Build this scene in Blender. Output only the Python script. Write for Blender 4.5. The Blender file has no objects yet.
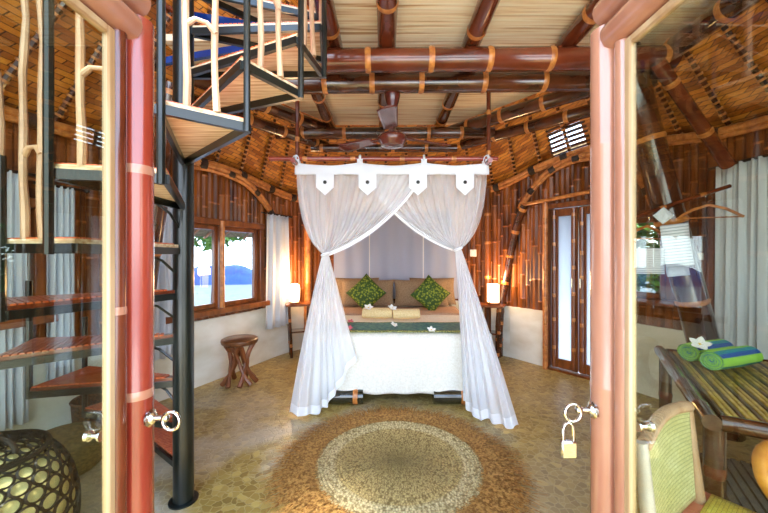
import bpy, math, random
from mathutils import Vector, Matrix
random.seed(7)
V = Vector
PI = math.pi
F = 341.3
CAMZ = 1.35
C = bpy.context.scene.collection

# ------------------------------------------------------------------ helpers
def lin(c):
    out = []
    for v in c:
        v /= 255.0
        out.append(v/12.92 if v <= 0.04045 else ((v+0.055)/1.055)**2.4)
    return tuple(out) + (1.0,)

def mat(name, rgb, rough=0.5, rgb2=None, scale=(8, 8, 8), metal=0.0, coat=0.0, bump=0.0, detail=4.0,
        emis=None, estr=0.0, trans=0.0, coord='Object', spec=0.5, tex='noise', distort=0.0, ramp=(0.35, 0.65)):
    m = bpy.data.materials.new(name); m.use_nodes = True
    nt = m.node_tree; nt.nodes.clear()
    out = nt.nodes.new('ShaderNodeOutputMaterial')
    p = nt.nodes.new('ShaderNodeBsdfPrincipled')
    nt.links.new(p.outputs[0], out.inputs[0])
    p.inputs['Base Color'].default_value = lin(rgb)
    p.inputs['Roughness'].default_value = rough
    p.inputs['Metallic'].default_value = metal
    p.inputs['Coat Weight'].default_value = coat
    p.inputs['Coat Roughness'].default_value = 0.12
    p.inputs['Specular IOR Level'].default_value = spec
    if emis:
        p.inputs['Emission Color'].default_value = lin(emis)
        p.inputs['Emission Strength'].default_value = estr
    tc = nt.nodes.new('ShaderNodeTexCoord')
    mp = nt.nodes.new('ShaderNodeMapping'); mp.inputs['Scale'].default_value = scale
    nt.links.new(tc.outputs[coord], mp.inputs[0])
    if tex == 'noise':
        n = nt.nodes.new('ShaderNodeTexNoise'); n.inputs['Scale'].default_value = 1.0
        n.inputs['Detail'].default_value = detail; n.inputs['Distortion'].default_value = distort
        fac = n.outputs['Fac']
    else:
        n = nt.nodes.new('ShaderNodeTexVoronoi'); n.inputs['Scale'].default_value = 1.0
        fac = n.outputs['Distance']
    nt.links.new(mp.outputs[0], n.inputs['Vector'])
    if rgb2:
        r = nt.nodes.new('ShaderNodeValToRGB')
        r.color_ramp.elements[0].position = ramp[0]; r.color_ramp.elements[0].color = lin(rgb)
        r.color_ramp.elements[1].position = ramp[1]; r.color_ramp.elements[1].color = lin(rgb2)
        nt.links.new(fac, r.inputs[0]); nt.links.new(r.outputs[0], p.inputs['Base Color'])
    if bump:
        b = nt.nodes.new('ShaderNodeBump'); b.inputs['Strength'].default_value = bump
        b.inputs['Distance'].default_value = 0.01
        nt.links.new(fac, b.inputs['Height']); nt.links.new(b.outputs[0], p.inputs['Normal'])
    return m

def sheer(name, rgb, opacity, gloss=False, translucent=0.5):
    """Thin cloth: part see-through, part diffuse / translucent."""
    m = bpy.data.materials.new(name); m.use_nodes = True
    nt = m.node_tree; nt.nodes.clear()
    out = nt.nodes.new('ShaderNodeOutputMaterial')
    d = nt.nodes.new('ShaderNodeBsdfDiffuse'); d.inputs[0].default_value = lin(rgb)
    t = nt.nodes.new('ShaderNodeBsdfTranslucent'); t.inputs[0].default_value = lin(rgb)
    tr = nt.nodes.new('ShaderNodeBsdfTransparent')
    mx = nt.nodes.new('ShaderNodeMixShader'); mx.inputs[0].default_value = translucent
    nt.links.new(d.outputs[0], mx.inputs[1]); nt.links.new(t.outputs[0], mx.inputs[2])
    if opacity >= 1:
        nt.links.new(mx.outputs[0], out.inputs[0]); return m
    # weave threads look denser at grazing angles
    lw = nt.nodes.new('ShaderNodeLayerWeight'); lw.inputs[0].default_value = 0.35
    mr = nt.nodes.new('ShaderNodeMapRange')
    mr.inputs[3].default_value = opacity; mr.inputs[4].default_value = min(1, opacity+0.45)
    nt.links.new(lw.outputs['Facing'], mr.inputs[0])
    m2 = nt.nodes.new('ShaderNodeMixShader')
    nt.links.new(mr.outputs[0], m2.inputs[0])
    nt.links.new(tr.outputs[0], m2.inputs[1]); nt.links.new(mx.outputs[0], m2.inputs[2])
    nt.links.new(m2.outputs[0], out.inputs[0])
    return m

def glassmat(name, tint=(255, 255, 255), ior=1.5):
    m = bpy.data.materials.new(name); m.use_nodes = True
    nt = m.node_tree; nt.nodes.clear()
    out = nt.nodes.new('ShaderNodeOutputMaterial')
    tr = nt.nodes.new('ShaderNodeBsdfTransparent'); tr.inputs[0].default_value = lin(tint)
    g = nt.nodes.new('ShaderNodeBsdfGlossy'); g.inputs['Roughness'].default_value = 0.0
    fr = nt.nodes.new('ShaderNodeFresnel')
    ge = nt.nodes.new('ShaderNodeNewGeometry'); mr = nt.nodes.new('ShaderNodeMapRange')   # same index on both faces of the thin pane
    mr.inputs[3].default_value = ior; mr.inputs[4].default_value = 1/ior
    nt.links.new(ge.outputs['Backfacing'], mr.inputs[0]); nt.links.new(mr.outputs[0], fr.inputs[0])
    mx = nt.nodes.new('ShaderNodeMixShader')
    nt.links.new(fr.outputs[0], mx.inputs[0]); nt.links.new(tr.outputs[0], mx.inputs[1]); nt.links.new(g.outputs[0], mx.inputs[2])
    nt.links.new(mx.outputs[0], out.inputs[0])
    return m

class MB:
    def __init__(s): s.v = []; s.f = []; s.m = []; s.uv = {}
    def face(s, idx, m=0): s.f.append(tuple(idx)); s.m.append(m)
    def grid(s, fn, nu, nv, m=0, closeu=False, mfn=None, uvs=False):
        b = len(s.v)
        cols = nu if closeu else nu+1
        for j in range(nv+1):
            for i in range(cols):
                s.v.append(V(fn(i/nu, j/nv)))
        for j in range(nv):
            for i in range(nu):
                i2 = (i+1) % cols if closeu else i+1
                mm = mfn(i, j) if mfn else m
                if mm is None: continue
                s.face((b+j*cols+i, b+j*cols+i2, b+(j+1)*cols+i2, b+(j+1)*cols+i), mm)
                if uvs: s.uv[len(s.f)-1] = ((i/nu, j/nv), ((i+1)/nu, j/nv), ((i+1)/nu, (j+1)/nv), (i/nu, (j+1)/nv))
    def box(s, c, size, rot=None, m=0, bev=0.0):
        c = V(c); R = rot or Matrix.Identity(3)
        hx, hy, hz = size[0]/2, size[1]/2, size[2]/2
        b = len(s.v)
        if bev <= 0:
            for z in (-hz, hz):
                for x, y in ((-hx, -hy), (hx, -hy), (hx, hy), (-hx, hy)):
                    s.v.append(c + R @ V((x, y, z)))
            for q in ((3, 2, 1, 0), (4, 5, 6, 7), (0, 1, 5, 4), (1, 2, 6, 5), (2, 3, 7, 6), (3, 0, 4, 7)):
                s.face([b+k for k in q], m)
        else:
            e = min(bev, hx*.9, hy*.9, hz*.9)
            rings = [(-hz, e), (-hz+e, 0), (hz-e, 0), (hz, e)]
            for z, ins in rings:
                for x, y in ((-hx+e, -hy+ins), (hx-e, -hy+ins), (hx-ins, -hy+e), (hx-ins, hy-e), (hx-e, hy-ins), (-hx+e, hy-ins), (-hx+ins, hy-e), (-hx+ins, -hy+e)):
                    s.v.append(c + R @ V((x, y, z)))
            s.face([b+k for k in range(7, -1, -1)], m); s.face([b+24+k for k in range(8)], m)
            for r in range(3):
                for k in range(8):
                    s.face((b+r*8+k, b+r*8+(k+1) % 8, b+(r+1)*8+(k+1) % 8, b+(r+1)*8+k), m)
    def bar(s, p0, p1, w, h, up=(0, 0, 1), m=0, bev=0.0):
        p0, p1 = V(p0), V(p1); d = p1-p0; L = d.length; y = d.normalized()
        x = y.cross(V(up));
        if x.length < 1e-4: x = V((1, 0, 0))
        x.normalize(); z = x.cross(y)
        R = Matrix((x, y, z)).transposed()
        s.box((p0+p1)/2, (w, L, h), R, m, bev)
    def tube(s, pts, rad, seg=10, m=0, mats=None, cap=True, closed=False, ang=(0, 2*PI)):
        pts = [V(p) for p in pts]; n = len(pts)
        if not isinstance(rad, (list, tuple)): rad = [rad]*n
        full = abs(ang[1]-ang[0]-2*PI) < 1e-6
        b = len(s.v); cols = seg if full else seg+1
        t0 = (pts[1]-pts[0]).normalized()
        ref = V((0, 0, 1)) if abs(t0.z) < 0.9 else V((0, 1, 0))
        nx = t0.cross(ref).normalized()
        for i in range(n):
            if closed: t = pts[(i+1) % n]-pts[i-1]
            elif i == 0: t = pts[1]-pts[0]
            elif i == n-1: t = pts[-1]-pts[-2]
            else: t = pts[i+1]-pts[i-1]
            if t.length < 1e-9: t = t0
            t.normalize()
            nx = (nx - t*nx.dot(t)).normalized(); ny = t.cross(nx)
            for k in range(cols):
                a = ang[0]+(ang[1]-ang[0])*k/seg
                s.v.append(pts[i] + (nx*math.cos(a)+ny*math.sin(a))*rad[i])
        for i in range(n if closed else n-1):
            i2 = (i+1) % n
            mm = mats[i] if mats else m
            for k in range(seg):
                k2 = (k+1) % cols
                s.face((b+i*cols+k, b+i*cols+k2, b+i2*cols+k2, b+i2*cols+k), mm)
        if cap and not closed and full:
            s.face([b+k for k in range(seg-1, -1, -1)], mats[0] if mats else m)
            s.face([b+(n-1)*cols+k for k in range(seg)], mats[-1] if mats else m)
    def bamboo(s, pts, r, gap=0.35, seg=12, off=None, body=0, ring=1, rw=0.012, end=None, bulge=1.07):
        """pole with joints; pts may be a polyline"""
        pts = [V(p) for p in pts]
        ls = [0]
        for a, b in zip(pts, pts[1:]): ls.append(ls[-1]+(b-a).length)
        L = ls[-1]
        off = random.uniform(.2, .9)*gap if off is None else off
        marks = []
        x = off
        while x < L-0.02:
            marks.append(x); x += gap*random.uniform(.85, 1.15)
        st = [(0, 1, 0)] + [(q, 1, 0) for q in ls[1:-1]] + [(L, 1, 0)]
        for q in marks:
            st += [(q-rw*1.8, 1.0, 1), (q-rw*.5, bulge, 1), (q+rw*.5, bulge, 1), (q+rw*1.8, 1.0, 0)]
        st = sorted([t for t in st if 0 <= t[0] <= L])
        P = []; R = []; M = []
        for q, k, mk in st:
            for i in range(len(ls)-1):
                if q <= ls[i+1]+1e-9:
                    u = (q-ls[i])/max(1e-9, ls[i+1]-ls[i]); break
            P.append(pts[i].lerp(pts[i+1], u)); R.append(r*k); M.append(ring if mk else body)
        s.tube(P, R, seg, mats=M)
    def lathe(s, prof, c=(0, 0, 0), seg=24, m=0, R=None, mats=None):
        c = V(c); R = R or Matrix.Identity(3); b = len(s.v); n = len(prof)
        for r, z in prof:
            for k in range(seg):
                a = 2*PI*k/seg
                s.v.append(c + R @ V((r*math.cos(a), r*math.sin(a), z)))
        for i in range(n-1):
            for k in range(seg):
                s.face((b+i*seg+k, b+i*seg+(k+1) % seg, b+(i+1)*seg+(k+1) % seg, b+(i+1)*seg+k), mats[i] if mats else m)
        if prof[0][0] > 1e-6: s.face([b+k for k in range(seg-1, -1, -1)], m)
        if prof[-1][0] > 1e-6: s.face([b+(n-1)*seg+k for k in range(seg)], mats[-1] if mats else m)
    def build(s, name, mats, parent=None, smooth=True, sub=0, solid=0.0, flat_ang=40):
        if not isinstance(mats, (list, tuple)): mats = [mats]
        xs = [p.x for p in s.v]; ys = [p.y for p in s.v]; zs = [p.z for p in s.v]
        o = V(((min(xs)+max(xs))/2, (min(ys)+max(ys))/2, min(zs)))
        me = bpy.data.meshes.new(name)
        me.from_pydata([tuple(p-o) for p in s.v], [], s.f)
        for mm in mats: me.materials.append(mm)
        me.polygons.foreach_set('material_index', s.m)
        if s.uv:
            uvl = me.uv_layers.new(name='UVMap')
            for pi, uvs in s.uv.items():
                for li, uvv in zip(me.polygons[pi].loop_indices, uvs): uvl.data[li].uv = uvv
        me.validate(); me.update()
        if smooth:
            me.polygons.foreach_set('use_smooth', [True]*len(me.polygons))
            me.set_sharp_from_angle(angle=math.radians(flat_ang))
        ob = bpy.data.objects.new(name, me); C.objects.link(ob)
        ob.location = o
        if parent:
            ob.parent = parent
            ob.matrix_parent_inverse = Matrix.Translation(-WLOC[parent.name])
        WLOC[ob.name] = V(o)
        if solid:
            md = ob.modifiers.new('Solid', 'SOLIDIFY'); md.thickness = solid; md.offset = 0
        if sub:
            md = ob.modifiers.new('Sub', 'SUBSURF'); md.levels = sub; md.render_levels = sub
        return ob
WLOC = {}

def tag(o, label=None, cat=None, group=None, kind=None):
    if label: o['label'] = label
    if cat: o['category'] = cat
    if group: o['group'] = group
    if kind: o['kind'] = kind
    return o

def thing(name, loc, label=None, cat=None, group=None, kind=None):
    o = bpy.data.objects.new(name, None); C.objects.link(o); o.location = loc
    o.empty_display_size = 0.1
    WLOC[o.name] = V(loc)
    return tag(o, label, cat, group, kind)

def copy_tree(o, parent=None):
    c = o.copy(); C.objects.link(c)
    if parent: c.parent = parent
    WLOC[c.name] = V(WLOC[o.name])
    for ch in list(o.children): copy_tree(ch, c)
    return c

def rotz(a): return Matrix.Rotation(a, 3, 'Z')
def lerp(a, b, t): return a+(b-a)*t
def pt(px, py, d):            # a point of the room measured from the photograph at depth d
    return V(((px-384)/F*d, d, CAMZ-(py-256.5)/F*d))

def catmull(P, n=12):
    out = []
    for i in range(len(P)-1):
        p0 = P[max(i-1, 0)]; p1 = P[i]; p2 = P[i+1]; p3 = P[min(i+2, len(P)-1)]
        for k in range(n):
            t = k/n
            out.append(tuple(0.5*((2*b)+(-a+c)*t+(2*a-5*b+4*c-d)*t*t+(-a+3*b-3*c+d)*t**3) for a, b, c, d in zip(p0, p1, p2, p3)))
    out.append(tuple(P[-1]))
    return out

# ------------------------------------------------------------------ materials
M = {}
M['wallbam'] = mat('dark_bamboo', (72, 33, 8), 0.42, (154, 84, 24), (9, 9, 1.3), coat=0.04, spec=0.4, detail=3)
M['ringgold'] = mat('bamboo_joint', (206, 136, 66), 0.35, (168, 96, 40), (30, 30, 30), coat=0.3)
M['ringwall'] = mat('wall_bamboo_joint', (186, 108, 48), 0.35, (130, 66, 26), (30, 30, 30), coat=0.3)
M['beam'] = mat('beam_bamboo', (48, 24, 12), 0.16, (96, 50, 26), (5, 5, 5), coat=0.9, detail=5)
M['foot'] = mat('black_green_bamboo', (30, 28, 16), 0.16, (48, 42, 22), (5, 5, 5), coat=0.8)
M['beam_red'] = mat('red_bamboo', (84, 36, 20), 0.16, (118, 54, 30), (4, 4, 4), coat=0.6, detail=5)
M['arch'] = mat('golden_bent_bamboo', (214, 138, 72), 0.35, (166, 94, 42), (18, 18, 18), coat=0.3)
M['binding'] = mat('black_binding', (36, 24, 16), 0.6, (60, 42, 28), (90, 90, 90), bump=0.3)
M['door_red'] = mat('door_red_bamboo', (128, 40, 26), 0.22, (156, 64, 44), (5, 5, 1.6), coat=0.8, detail=5)
M['door_pale'] = mat('door_pale_bamboo', (156, 100, 78), 0.22, (180, 128, 102), (6, 6, 2), coat=0.8)
M['cream'] = mat('cream_wood', (200, 170, 130), 0.35, (170, 134, 94), (20, 20, 2), coat=0.4)
M['wood'] = mat('window_wood', (104, 50, 18), 0.3, (140, 76, 30), (14, 14, 3), coat=0.4)
M['plaster'] = mat('plaster', (240, 240, 230), 0.7, (214, 208, 188), (2.2, 2.2, 4.5), bump=0.5, detail=6)
M['steel'] = mat('black_steel', (13, 18, 16), 0.3, (20, 26, 23), (6, 6, 6), coat=0.25, spec=0.45)
M['steel_sky_tint'] = mat('black_steel_sky_tint', (22, 52, 120), 0.25, (30, 66, 140), (6, 6, 6), coat=0.4)  # blue sky reflection on black steel, painted into the base colour
M['slat_top'] = mat('tread_bamboo_red', (190, 78, 34), 0.3, (216, 112, 56), (40, 40, 8), coat=0.4)
M['slat_under'] = mat('tread_bamboo_pale', (240, 222, 188), 0.55, (190, 152, 108), (4, 60, 60), detail=5)
M['stick'] = mat('branch_wood', (204, 168, 134), 0.4, (176, 134, 100), (12, 12, 4), coat=0.3)
M['net'] = sheer('net', (246, 250, 255), 0.38, translucent=.3)
M['net_low'] = sheer('net_gathered', (248, 251, 255), 0.66, translucent=.3)
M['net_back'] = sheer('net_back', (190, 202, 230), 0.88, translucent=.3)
M['hem'] = sheer('hem_cloth', (244, 246, 250), 1.0, translucent=0.3)
M['curtain'] = sheer('curtain_cloth', (232, 236, 242), 1.0, translucent=0.35)
M['sheet'] = mat('bed_sheet', (238, 236, 226), 0.8, (226, 222, 208), (60, 60, 60), bump=0.25)
M['beige'] = mat('beige_linen', (190, 158, 134), 0.8, (172, 138, 112), (50, 50, 50), bump=0.2)
M['pillow'] = mat('brown_linen', (150, 126, 98), 0.8, (128, 104, 76), (70, 70, 70), bump=0.25)
M['towel_beige'] = mat('beige_terry', (238, 214, 160), 0.9, (222, 192, 134), (90, 90, 90), bump=0.6)
M['green'] = mat('green_leaf_print', (150, 160, 40), 0.75, (44, 74, 12), (34, 34, 34), bump=0.5, tex='voronoi', ramp=(0.12, 0.55))
M['runner'] = mat('teal_brocade', (26, 96, 108), 0.5, (84, 140, 122), (26, 26, 26), bump=0.2, ramp=(.4, .6))
M['runner_edge'] = mat('olive_piping', (74, 84, 40), 0.6, (170, 170, 100), (70, 70, 70), tex='voronoi')
M['white'] = mat('white_petal', (250, 250, 244), 0.5)
M['yellow'] = mat('yellow_petal', (240, 200, 60), 0.5)
M['pink'] = mat('pink_petal', (226, 110, 130), 0.5)
M['stool'] = mat('stool_wood', (124, 74, 34), 0.4, (92, 50, 22), (8, 30, 8), coat=0.3, bump=0.2)
M['root'] = mat('root_wood', (146, 84, 44), 0.45, (104, 54, 26), (10, 10, 4), coat=0.2, bump=0.3)
M['black'] = mat('black_plastic', (20, 18, 16), 0.35)
M['blackbasket'] = mat('black_cane', (20, 15, 11), 0.5, (34, 26, 18), (30, 30, 30), coat=0.05, spec=0.3)
M['liner'] = mat('pale_liner', (250, 240, 176), 0.8, (228, 214, 146), (9, 9, 9))
M['wicker'] = mat('brown_wicker', (110, 66, 34), 0.6, (62, 34, 18), (70, 70, 70), bump=0.8, tex='voronoi')
M['olive'] = mat('olive_seagrass', (132, 112, 58), 0.8, (92, 78, 38), (40, 40, 90), bump=0.6)
M['chrome'] = mat('chrome', (214, 212, 206), 0.12, metal=1.0)
M['brass'] = mat('satin_metal', (190, 180, 160), 0.25, metal=1.0)
M['fan'] = mat('fan_brown', (84, 34, 26), 0.22, (98, 44, 32), (5, 5, 5), coat=0.6)
M['lampshade'] = mat('lamp_shade', (255, 240, 214), 0.6, emis=(255, 226, 178), estr=5.0)
M['glass'] = glassmat('clear_glass', (232, 234, 222), 1.62)
M['glass_win'] = glassmat('window_glass', (240, 246, 250))
M['deskdark'] = mat('desk_dark_bamboo', (54, 30, 16), 0.2, (90, 52, 28), (8, 8, 8), coat=0.7)
M['deskslat'] = mat('desk_slats', (226, 190, 84), 0.35, (170, 132, 52), (26, 26, 26), coat=0.4)
M['deskgap'] = mat('desk_slats_dark', (96, 68, 28), 0.35, (66, 44, 18), (26, 26, 26), coat=0.3)
M['weave'] = None
M['pinkwood'] = mat('pink_painted_wood', (206, 104, 78), 0.3, (222, 132, 104), (5, 5, 5), coat=0.4)
M['palewood'] = mat('whitewashed_wood', (232, 224, 214), 0.35, (214, 200, 186), (5, 5, 5), coat=0.4)
M['armwood'] = mat('honey_wood', (220, 150, 62), 0.3, (188, 116, 44), (4, 4, 20), coat=0.5)
M['bounce_slab'] = mat('pale_bounce_slab', (236, 228, 210), 0.9, (214, 204, 182), (3, 3, 3), bump=0.2)
M['sand'] = mat('sand', (88, 92, 98), 0.9, (76, 80, 86), (3, 3, 3), bump=0.2)
M['leaf'] = mat('leaf', (56, 104, 30), 0.6, (104, 144, 52), (3, 3, 3))
M['bark'] = mat('bark', (96, 76, 54), 0.8, (70, 54, 38), (10, 10, 3))
M['blue'] = mat('blue_mound', (16, 40, 84), 0.9, (28, 60, 106), (2, 2, 2))
M['thatch'] = mat('thatch', (160, 140, 100), 0.9, (110, 90, 58), (40, 40, 6), bump=0.5)
M['paper'] = None
M['offwhite'] = mat('switch_plastic', (240, 238, 230), 0.3)

def stripes(name, axis_scale, cols, rough=0.5, coord='UV', rot=0, bump=0.4, coat=0.0, noise=0.0):
    """bands of colours across one coordinate, constant within each band"""
    m = bpy.data.materials.new(name); m.use_nodes = True
    nt = m.node_tree; p = nt.nodes['Principled BSDF']
    p.inputs['Roughness'].default_value = rough; p.inputs['Coat Weight'].default_value = coat
    tc = nt.nodes.new('ShaderNodeTexCoord'); sp = nt.nodes.new('ShaderNodeSeparateXYZ')
    nt.links.new(tc.outputs[coord], sp.inputs[0])
    mu = nt.nodes.new('ShaderNodeMath'); mu.operation = 'MULTIPLY'; mu.inputs[1].default_value = axis_scale[1]
    nt.links.new(sp.outputs[axis_scale[0]], mu.inputs[0])
    fr = nt.nodes.new('ShaderNodeMath'); fr.operation = 'FRACT'; nt.links.new(mu.outputs[0], fr.inputs[0])
    r = nt.nodes.new('ShaderNodeValToRGB'); r.color_ramp.interpolation = 'CONSTANT'
    el = r.color_ramp.elements
    while len(el) < len(cols): el.new(0.5)
    for e, (pos, c) in zip(el, cols): e.position = pos; e.color = lin(c)
    nt.links.new(fr.outputs[0], r.inputs[0])
    n = nt.nodes.new('ShaderNodeTexNoise'); n.inputs['Scale'].default_value = 60
    mxx = nt.nodes.new('ShaderNodeMixRGB'); mxx.blend_type = 'MULTIPLY'; mxx.inputs[0].default_value = 0.12
    nt.links.new(r.outputs[0], mxx.inputs[1]); nt.links.new(n.outputs['Fac'], mxx.inputs[2])
    nt.links.new(mxx.outputs[0], p.inputs['Base Color'])
    b = nt.nodes.new('ShaderNodeBump'); b.inputs['Strength'].default_value = bump; b.inputs['Distance'].default_value = 0.004
    nt.links.new(n.outputs['Fac'], b.inputs['Height']); nt.links.new(b.outputs[0], p.inputs['Normal'])
    return m
M['paper'] = stripes('printed_paper', (1, 14), [(0, (236, 240, 250)), (0.68, (176, 182, 200))], bump=0.0)
M['towel_stripe'] = stripes('striped_towel', (0, 2.0), [(0, (176, 245, 90)), (0.16, (40, 96, 190)), (0.3, (40, 160, 170)), (0.46, (180, 246, 96)), (0.74, (24, 140, 130)), (.86, (176, 245, 90))], rough=0.9, bump=0.8)

def weave_mat(name, c1, c2, c3, sx, sy, rough=0.5, coat=0.0, bump=0.6, big=3.0):
    """woven strips: over/under checker of long strips with tone variation per strip (UV in metres)"""
    m = bpy.data.materials.new(name); m.use_nodes = True
    nt = m.node_tree; p = nt.nodes['Principled BSDF']
    p.inputs['Roughness'].default_value = rough; p.inputs['Coat Weight'].default_value = coat
    tc = nt.nodes.new('ShaderNodeTexCoord')
    mp = nt.nodes.new('ShaderNodeMapping'); mp.inputs['Scale'].default_value = (sx, sy, 1)
    nt.links.new(tc.outputs['UV'], mp.inputs[0])
    br = nt.nodes.new('ShaderNodeTexBrick'); br.offset = 0.5; br.squash = 1
    br.inputs['Scale'].default_value = 1.0; br.inputs['Mortar Size'].default_value = 0.03
    br.inputs['Brick Width'].default_value = 1.0; br.inputs['Row Height'].default_value = 0.5
    br.inputs['Color1'].default_value = lin(c1); br.inputs['Color2'].default_value = lin(c2); br.inputs['Mortar'].default_value = lin(c3)
    br.inputs['Bias'].default_value = 0
    nt.links.new(mp.outputs[0], br.inputs['Vector'])
    n = nt.nodes.new('ShaderNodeTexNoise'); n.inputs['Scale'].default_value = big; n.inputs['Detail'].default_value = 6
    nt.links.new(tc.outputs['UV'], n.inputs['Vector'])
    mxx = nt.nodes.new('ShaderNodeMixRGB'); mxx.blend_type = 'OVERLAY'; mxx.inputs[0].default_value = 0.7
    nt.links.new(br.outputs['Color'], mxx.inputs[1]); nt.links.new(n.outputs['Fac'], mxx.inputs[2])
    nt.links.new(mxx.outputs[0], p.inputs['Base Color'])
    b = nt.nodes.new('ShaderNodeBump'); b.inputs['Strength'].default_value = bump; b.inputs['Distance'].default_value = 0.01
    nt.links.new(br.outputs['Fac'], b.inputs['Height']); b.invert = True
    nt.links.new(b.outputs[0], p.inputs['Normal'])
    return m
M['roof'] = weave_mat('woven_roof_mat', (224, 142, 50), (150, 78, 20), (84, 40, 10), 6, 13, 0.3, 0.3, big=6)
M['weave'] = weave_mat('woven_seat', (226, 222, 160), (206, 204, 140), (128, 124, 70), 34, 34, 0.5, 0.1, big=4)

M['weave_seat'] = weave_mat('yellow_woven_seat', (222, 200, 84), (196, 170, 60), (130, 108, 40), 40, 40, 0.5, 0.1, big=4)

def floor_mat():
    m = bpy.data.materials.new('pebble_floor'); m.use_nodes = True
    nt = m.node_tree; p = nt.nodes['Principled BSDF']
    tc = nt.nodes.new('ShaderNodeTexCoord')
    nz = nt.nodes.new('ShaderNodeTexNoise'); nz.inputs['Scale'].default_value = 9; nz.inputs['Detail'].default_value = 3
    nt.links.new(tc.outputs['Object'], nz.inputs['Vector'])
    mp = nt.nodes.new('ShaderNodeMixRGB'); mp.inputs[0].default_value = 0.06
    nt.links.new(tc.outputs['Object'], mp.inputs[1]); nt.links.new(nz.outputs['Color'], mp.inputs[2])
    vo = nt.nodes.new('ShaderNodeTexVoronoi'); vo.inputs['Scale'].default_value = 24
    ve = nt.nodes.new('ShaderNodeTexVoronoi'); ve.feature = 'DISTANCE_TO_EDGE'; ve.inputs['Scale'].default_value = 24
    for q in (vo, ve): nt.links.new(mp.outputs[0], q.inputs['Vector'])
    bw = nt.nodes.new('ShaderNodeSeparateColor'); nt.links.new(vo.outputs['Color'], bw.inputs[0])
    r = nt.nodes.new('ShaderNodeValToRGB'); el = r.color_ramp.elements
    el[0].position = 0; el[0].color = lin((132, 106, 44)); el[1].position = 1; el[1].color = lin((188, 164, 92))
    e = el.new(0.35); e.color = lin((152, 126, 58)); e = el.new(.8); e.color = lin((168, 142, 74))
    nt.links.new(bw.outputs[0], r.inputs[0])
    # grout
    er = nt.nodes.new('ShaderNodeMapRange'); er.inputs[1].default_value = 0.02; er.inputs[2].default_value = 0.09
    nt.links.new(ve.outputs['Distance'], er.inputs[0])
    mg = nt.nodes.new('ShaderNodeMixRGB'); mg.inputs[1].default_value = lin((174, 152, 92))
    nt.links.new(er.outputs[0], mg.inputs[0]); nt.links.new(r.outputs[0], mg.inputs[2])
    # broad pale patches, strongest left of the rug
    nb = nt.nodes.new('ShaderNodeTexNoise'); nb.inputs['Scale'].default_value = 1.5; nb.inputs['Detail'].default_value = 9
    nt.links.new(tc.outputs['Object'], nb.inputs['Vector'])
    rb = nt.nodes.new('ShaderNodeMapRange'); rb.inputs[1].default_value = .47; rb.inputs[2].default_value = .60; rb.inputs[4].default_value = .6
    nt.links.new(nb.outputs['Fac'], rb.inputs[0])
    mw = nt.nodes.new('ShaderNodeMixRGB'); mw.inputs[2].default_value = lin((220, 216, 204))
    dn = nt.nodes.new('ShaderNodeVectorMath'); dn.operation = 'DISTANCE'; dn.inputs[1].default_value = (-.9, -.35, 0)
    nt.links.new(tc.outputs['Object'], dn.inputs[0])
    dm = nt.nodes.new('ShaderNodeMapRange'); dm.inputs[1].default_value = .5; dm.inputs[2].default_value = 1.9; dm.inputs[3].default_value = 1; dm.inputs[4].default_value = .15
    nt.links.new(dn.outputs['Value'], dm.inputs[0])
    ml = nt.nodes.new('ShaderNodeMath'); ml.operation = 'MULTIPLY'; nt.links.new(rb.outputs[0], ml.inputs[0]); nt.links.new(dm.outputs[0], ml.inputs[1])
    nt.links.new(ml.outputs[0], mw.inputs[0]); nt.links.new(mg.outputs[0], mw.inputs[1])
    nt.links.new(mw.outputs[0], p.inputs['Base Color'])
    p.inputs['Roughness'].default_value = 0.36; p.inputs['Coat Weight'].default_value = 0.0
    b = nt.nodes.new('ShaderNodeBump'); b.inputs['Strength'].default_value = 0.5; b.inputs['Distance'].default_value = 0.006
    nt.links.new(er.outputs[0], b.inputs['Height']); nt.links.new(b.outputs[0], p.inputs['Normal'])
    return m
M['floor'] = floor_mat()

def rug_mat():
    m = bpy.data.materials.new('seagrass_rug'); m.use_nodes = True
    nt = m.node_tree; p = nt.nodes['Principled BSDF']; p.inputs['Roughness'].default_value = 0.85
    tc = nt.nodes.new('ShaderNodeTexCoord')
    mp = nt.nodes.new('ShaderNodeMapping'); mp.inputs['Scale'].default_value = (220, 36, 1)
    nt.links.new(tc.outputs['UV'], mp.inputs[0])
    n = nt.nodes.new('ShaderNodeTexVoronoi'); n.inputs['Scale'].default_value = 1.0
    nt.links.new(mp.outputs[0], n.inputs['Vector'])
    sp = nt.nodes.new('ShaderNodeSeparateXYZ'); nt.links.new(tc.outputs['UV'], sp.inputs[0])
    band = nt.nodes.new('ShaderNodeValToRGB'); el = band.color_ramp.elements
    el[0].position = 0; el[0].color = lin((176, 150, 88)); el[1].position = .74; el[1].color = lin((206, 178, 112))
    e = el.new(.79); e.color = lin((228, 208, 154)); e = el.new(1.0); e.color = lin((212, 188, 130))
    nt.links.new(sp.outputs[1], band.inputs[0])
    r = nt.nodes.new('ShaderNodeValToRGB'); r.color_ramp.elements[0].position = .2; r.color_ramp.elements[1].position = .8
    r.color_ramp.elements[0].color = (1, 1, 1, 1); r.color_ramp.elements[1].color = (.28, .22, .12, 1)
    nt.links.new(n.outputs['Distance'], r.inputs[0])
    mx = nt.nodes.new('ShaderNodeMixRGB'); mx.blend_type = 'MULTIPLY'; mx.inputs[0].default_value = .9
    nt.links.new(band.outputs[0], mx.inputs[1]); nt.links.new(r.outputs[0], mx.inputs[2])
    nt.links.new(mx.outputs[0], p.inputs['Base Color'])
    b = nt.nodes.new('ShaderNodeBump'); b.invert = True; b.inputs['Strength'].default_value = .9; b.inputs['Distance'].default_value = .006
    nt.links.new(n.outputs['Distance'], b.inputs['Height']); nt.links.new(b.outputs[0], p.inputs['Normal'])
    return m
M['rug'] = rug_mat()
M['raffia'] = mat('raffia', (140, 92, 34), 0.7, (206, 154, 78), (60, 60, 60), ramp=(.4, .6))

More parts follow.
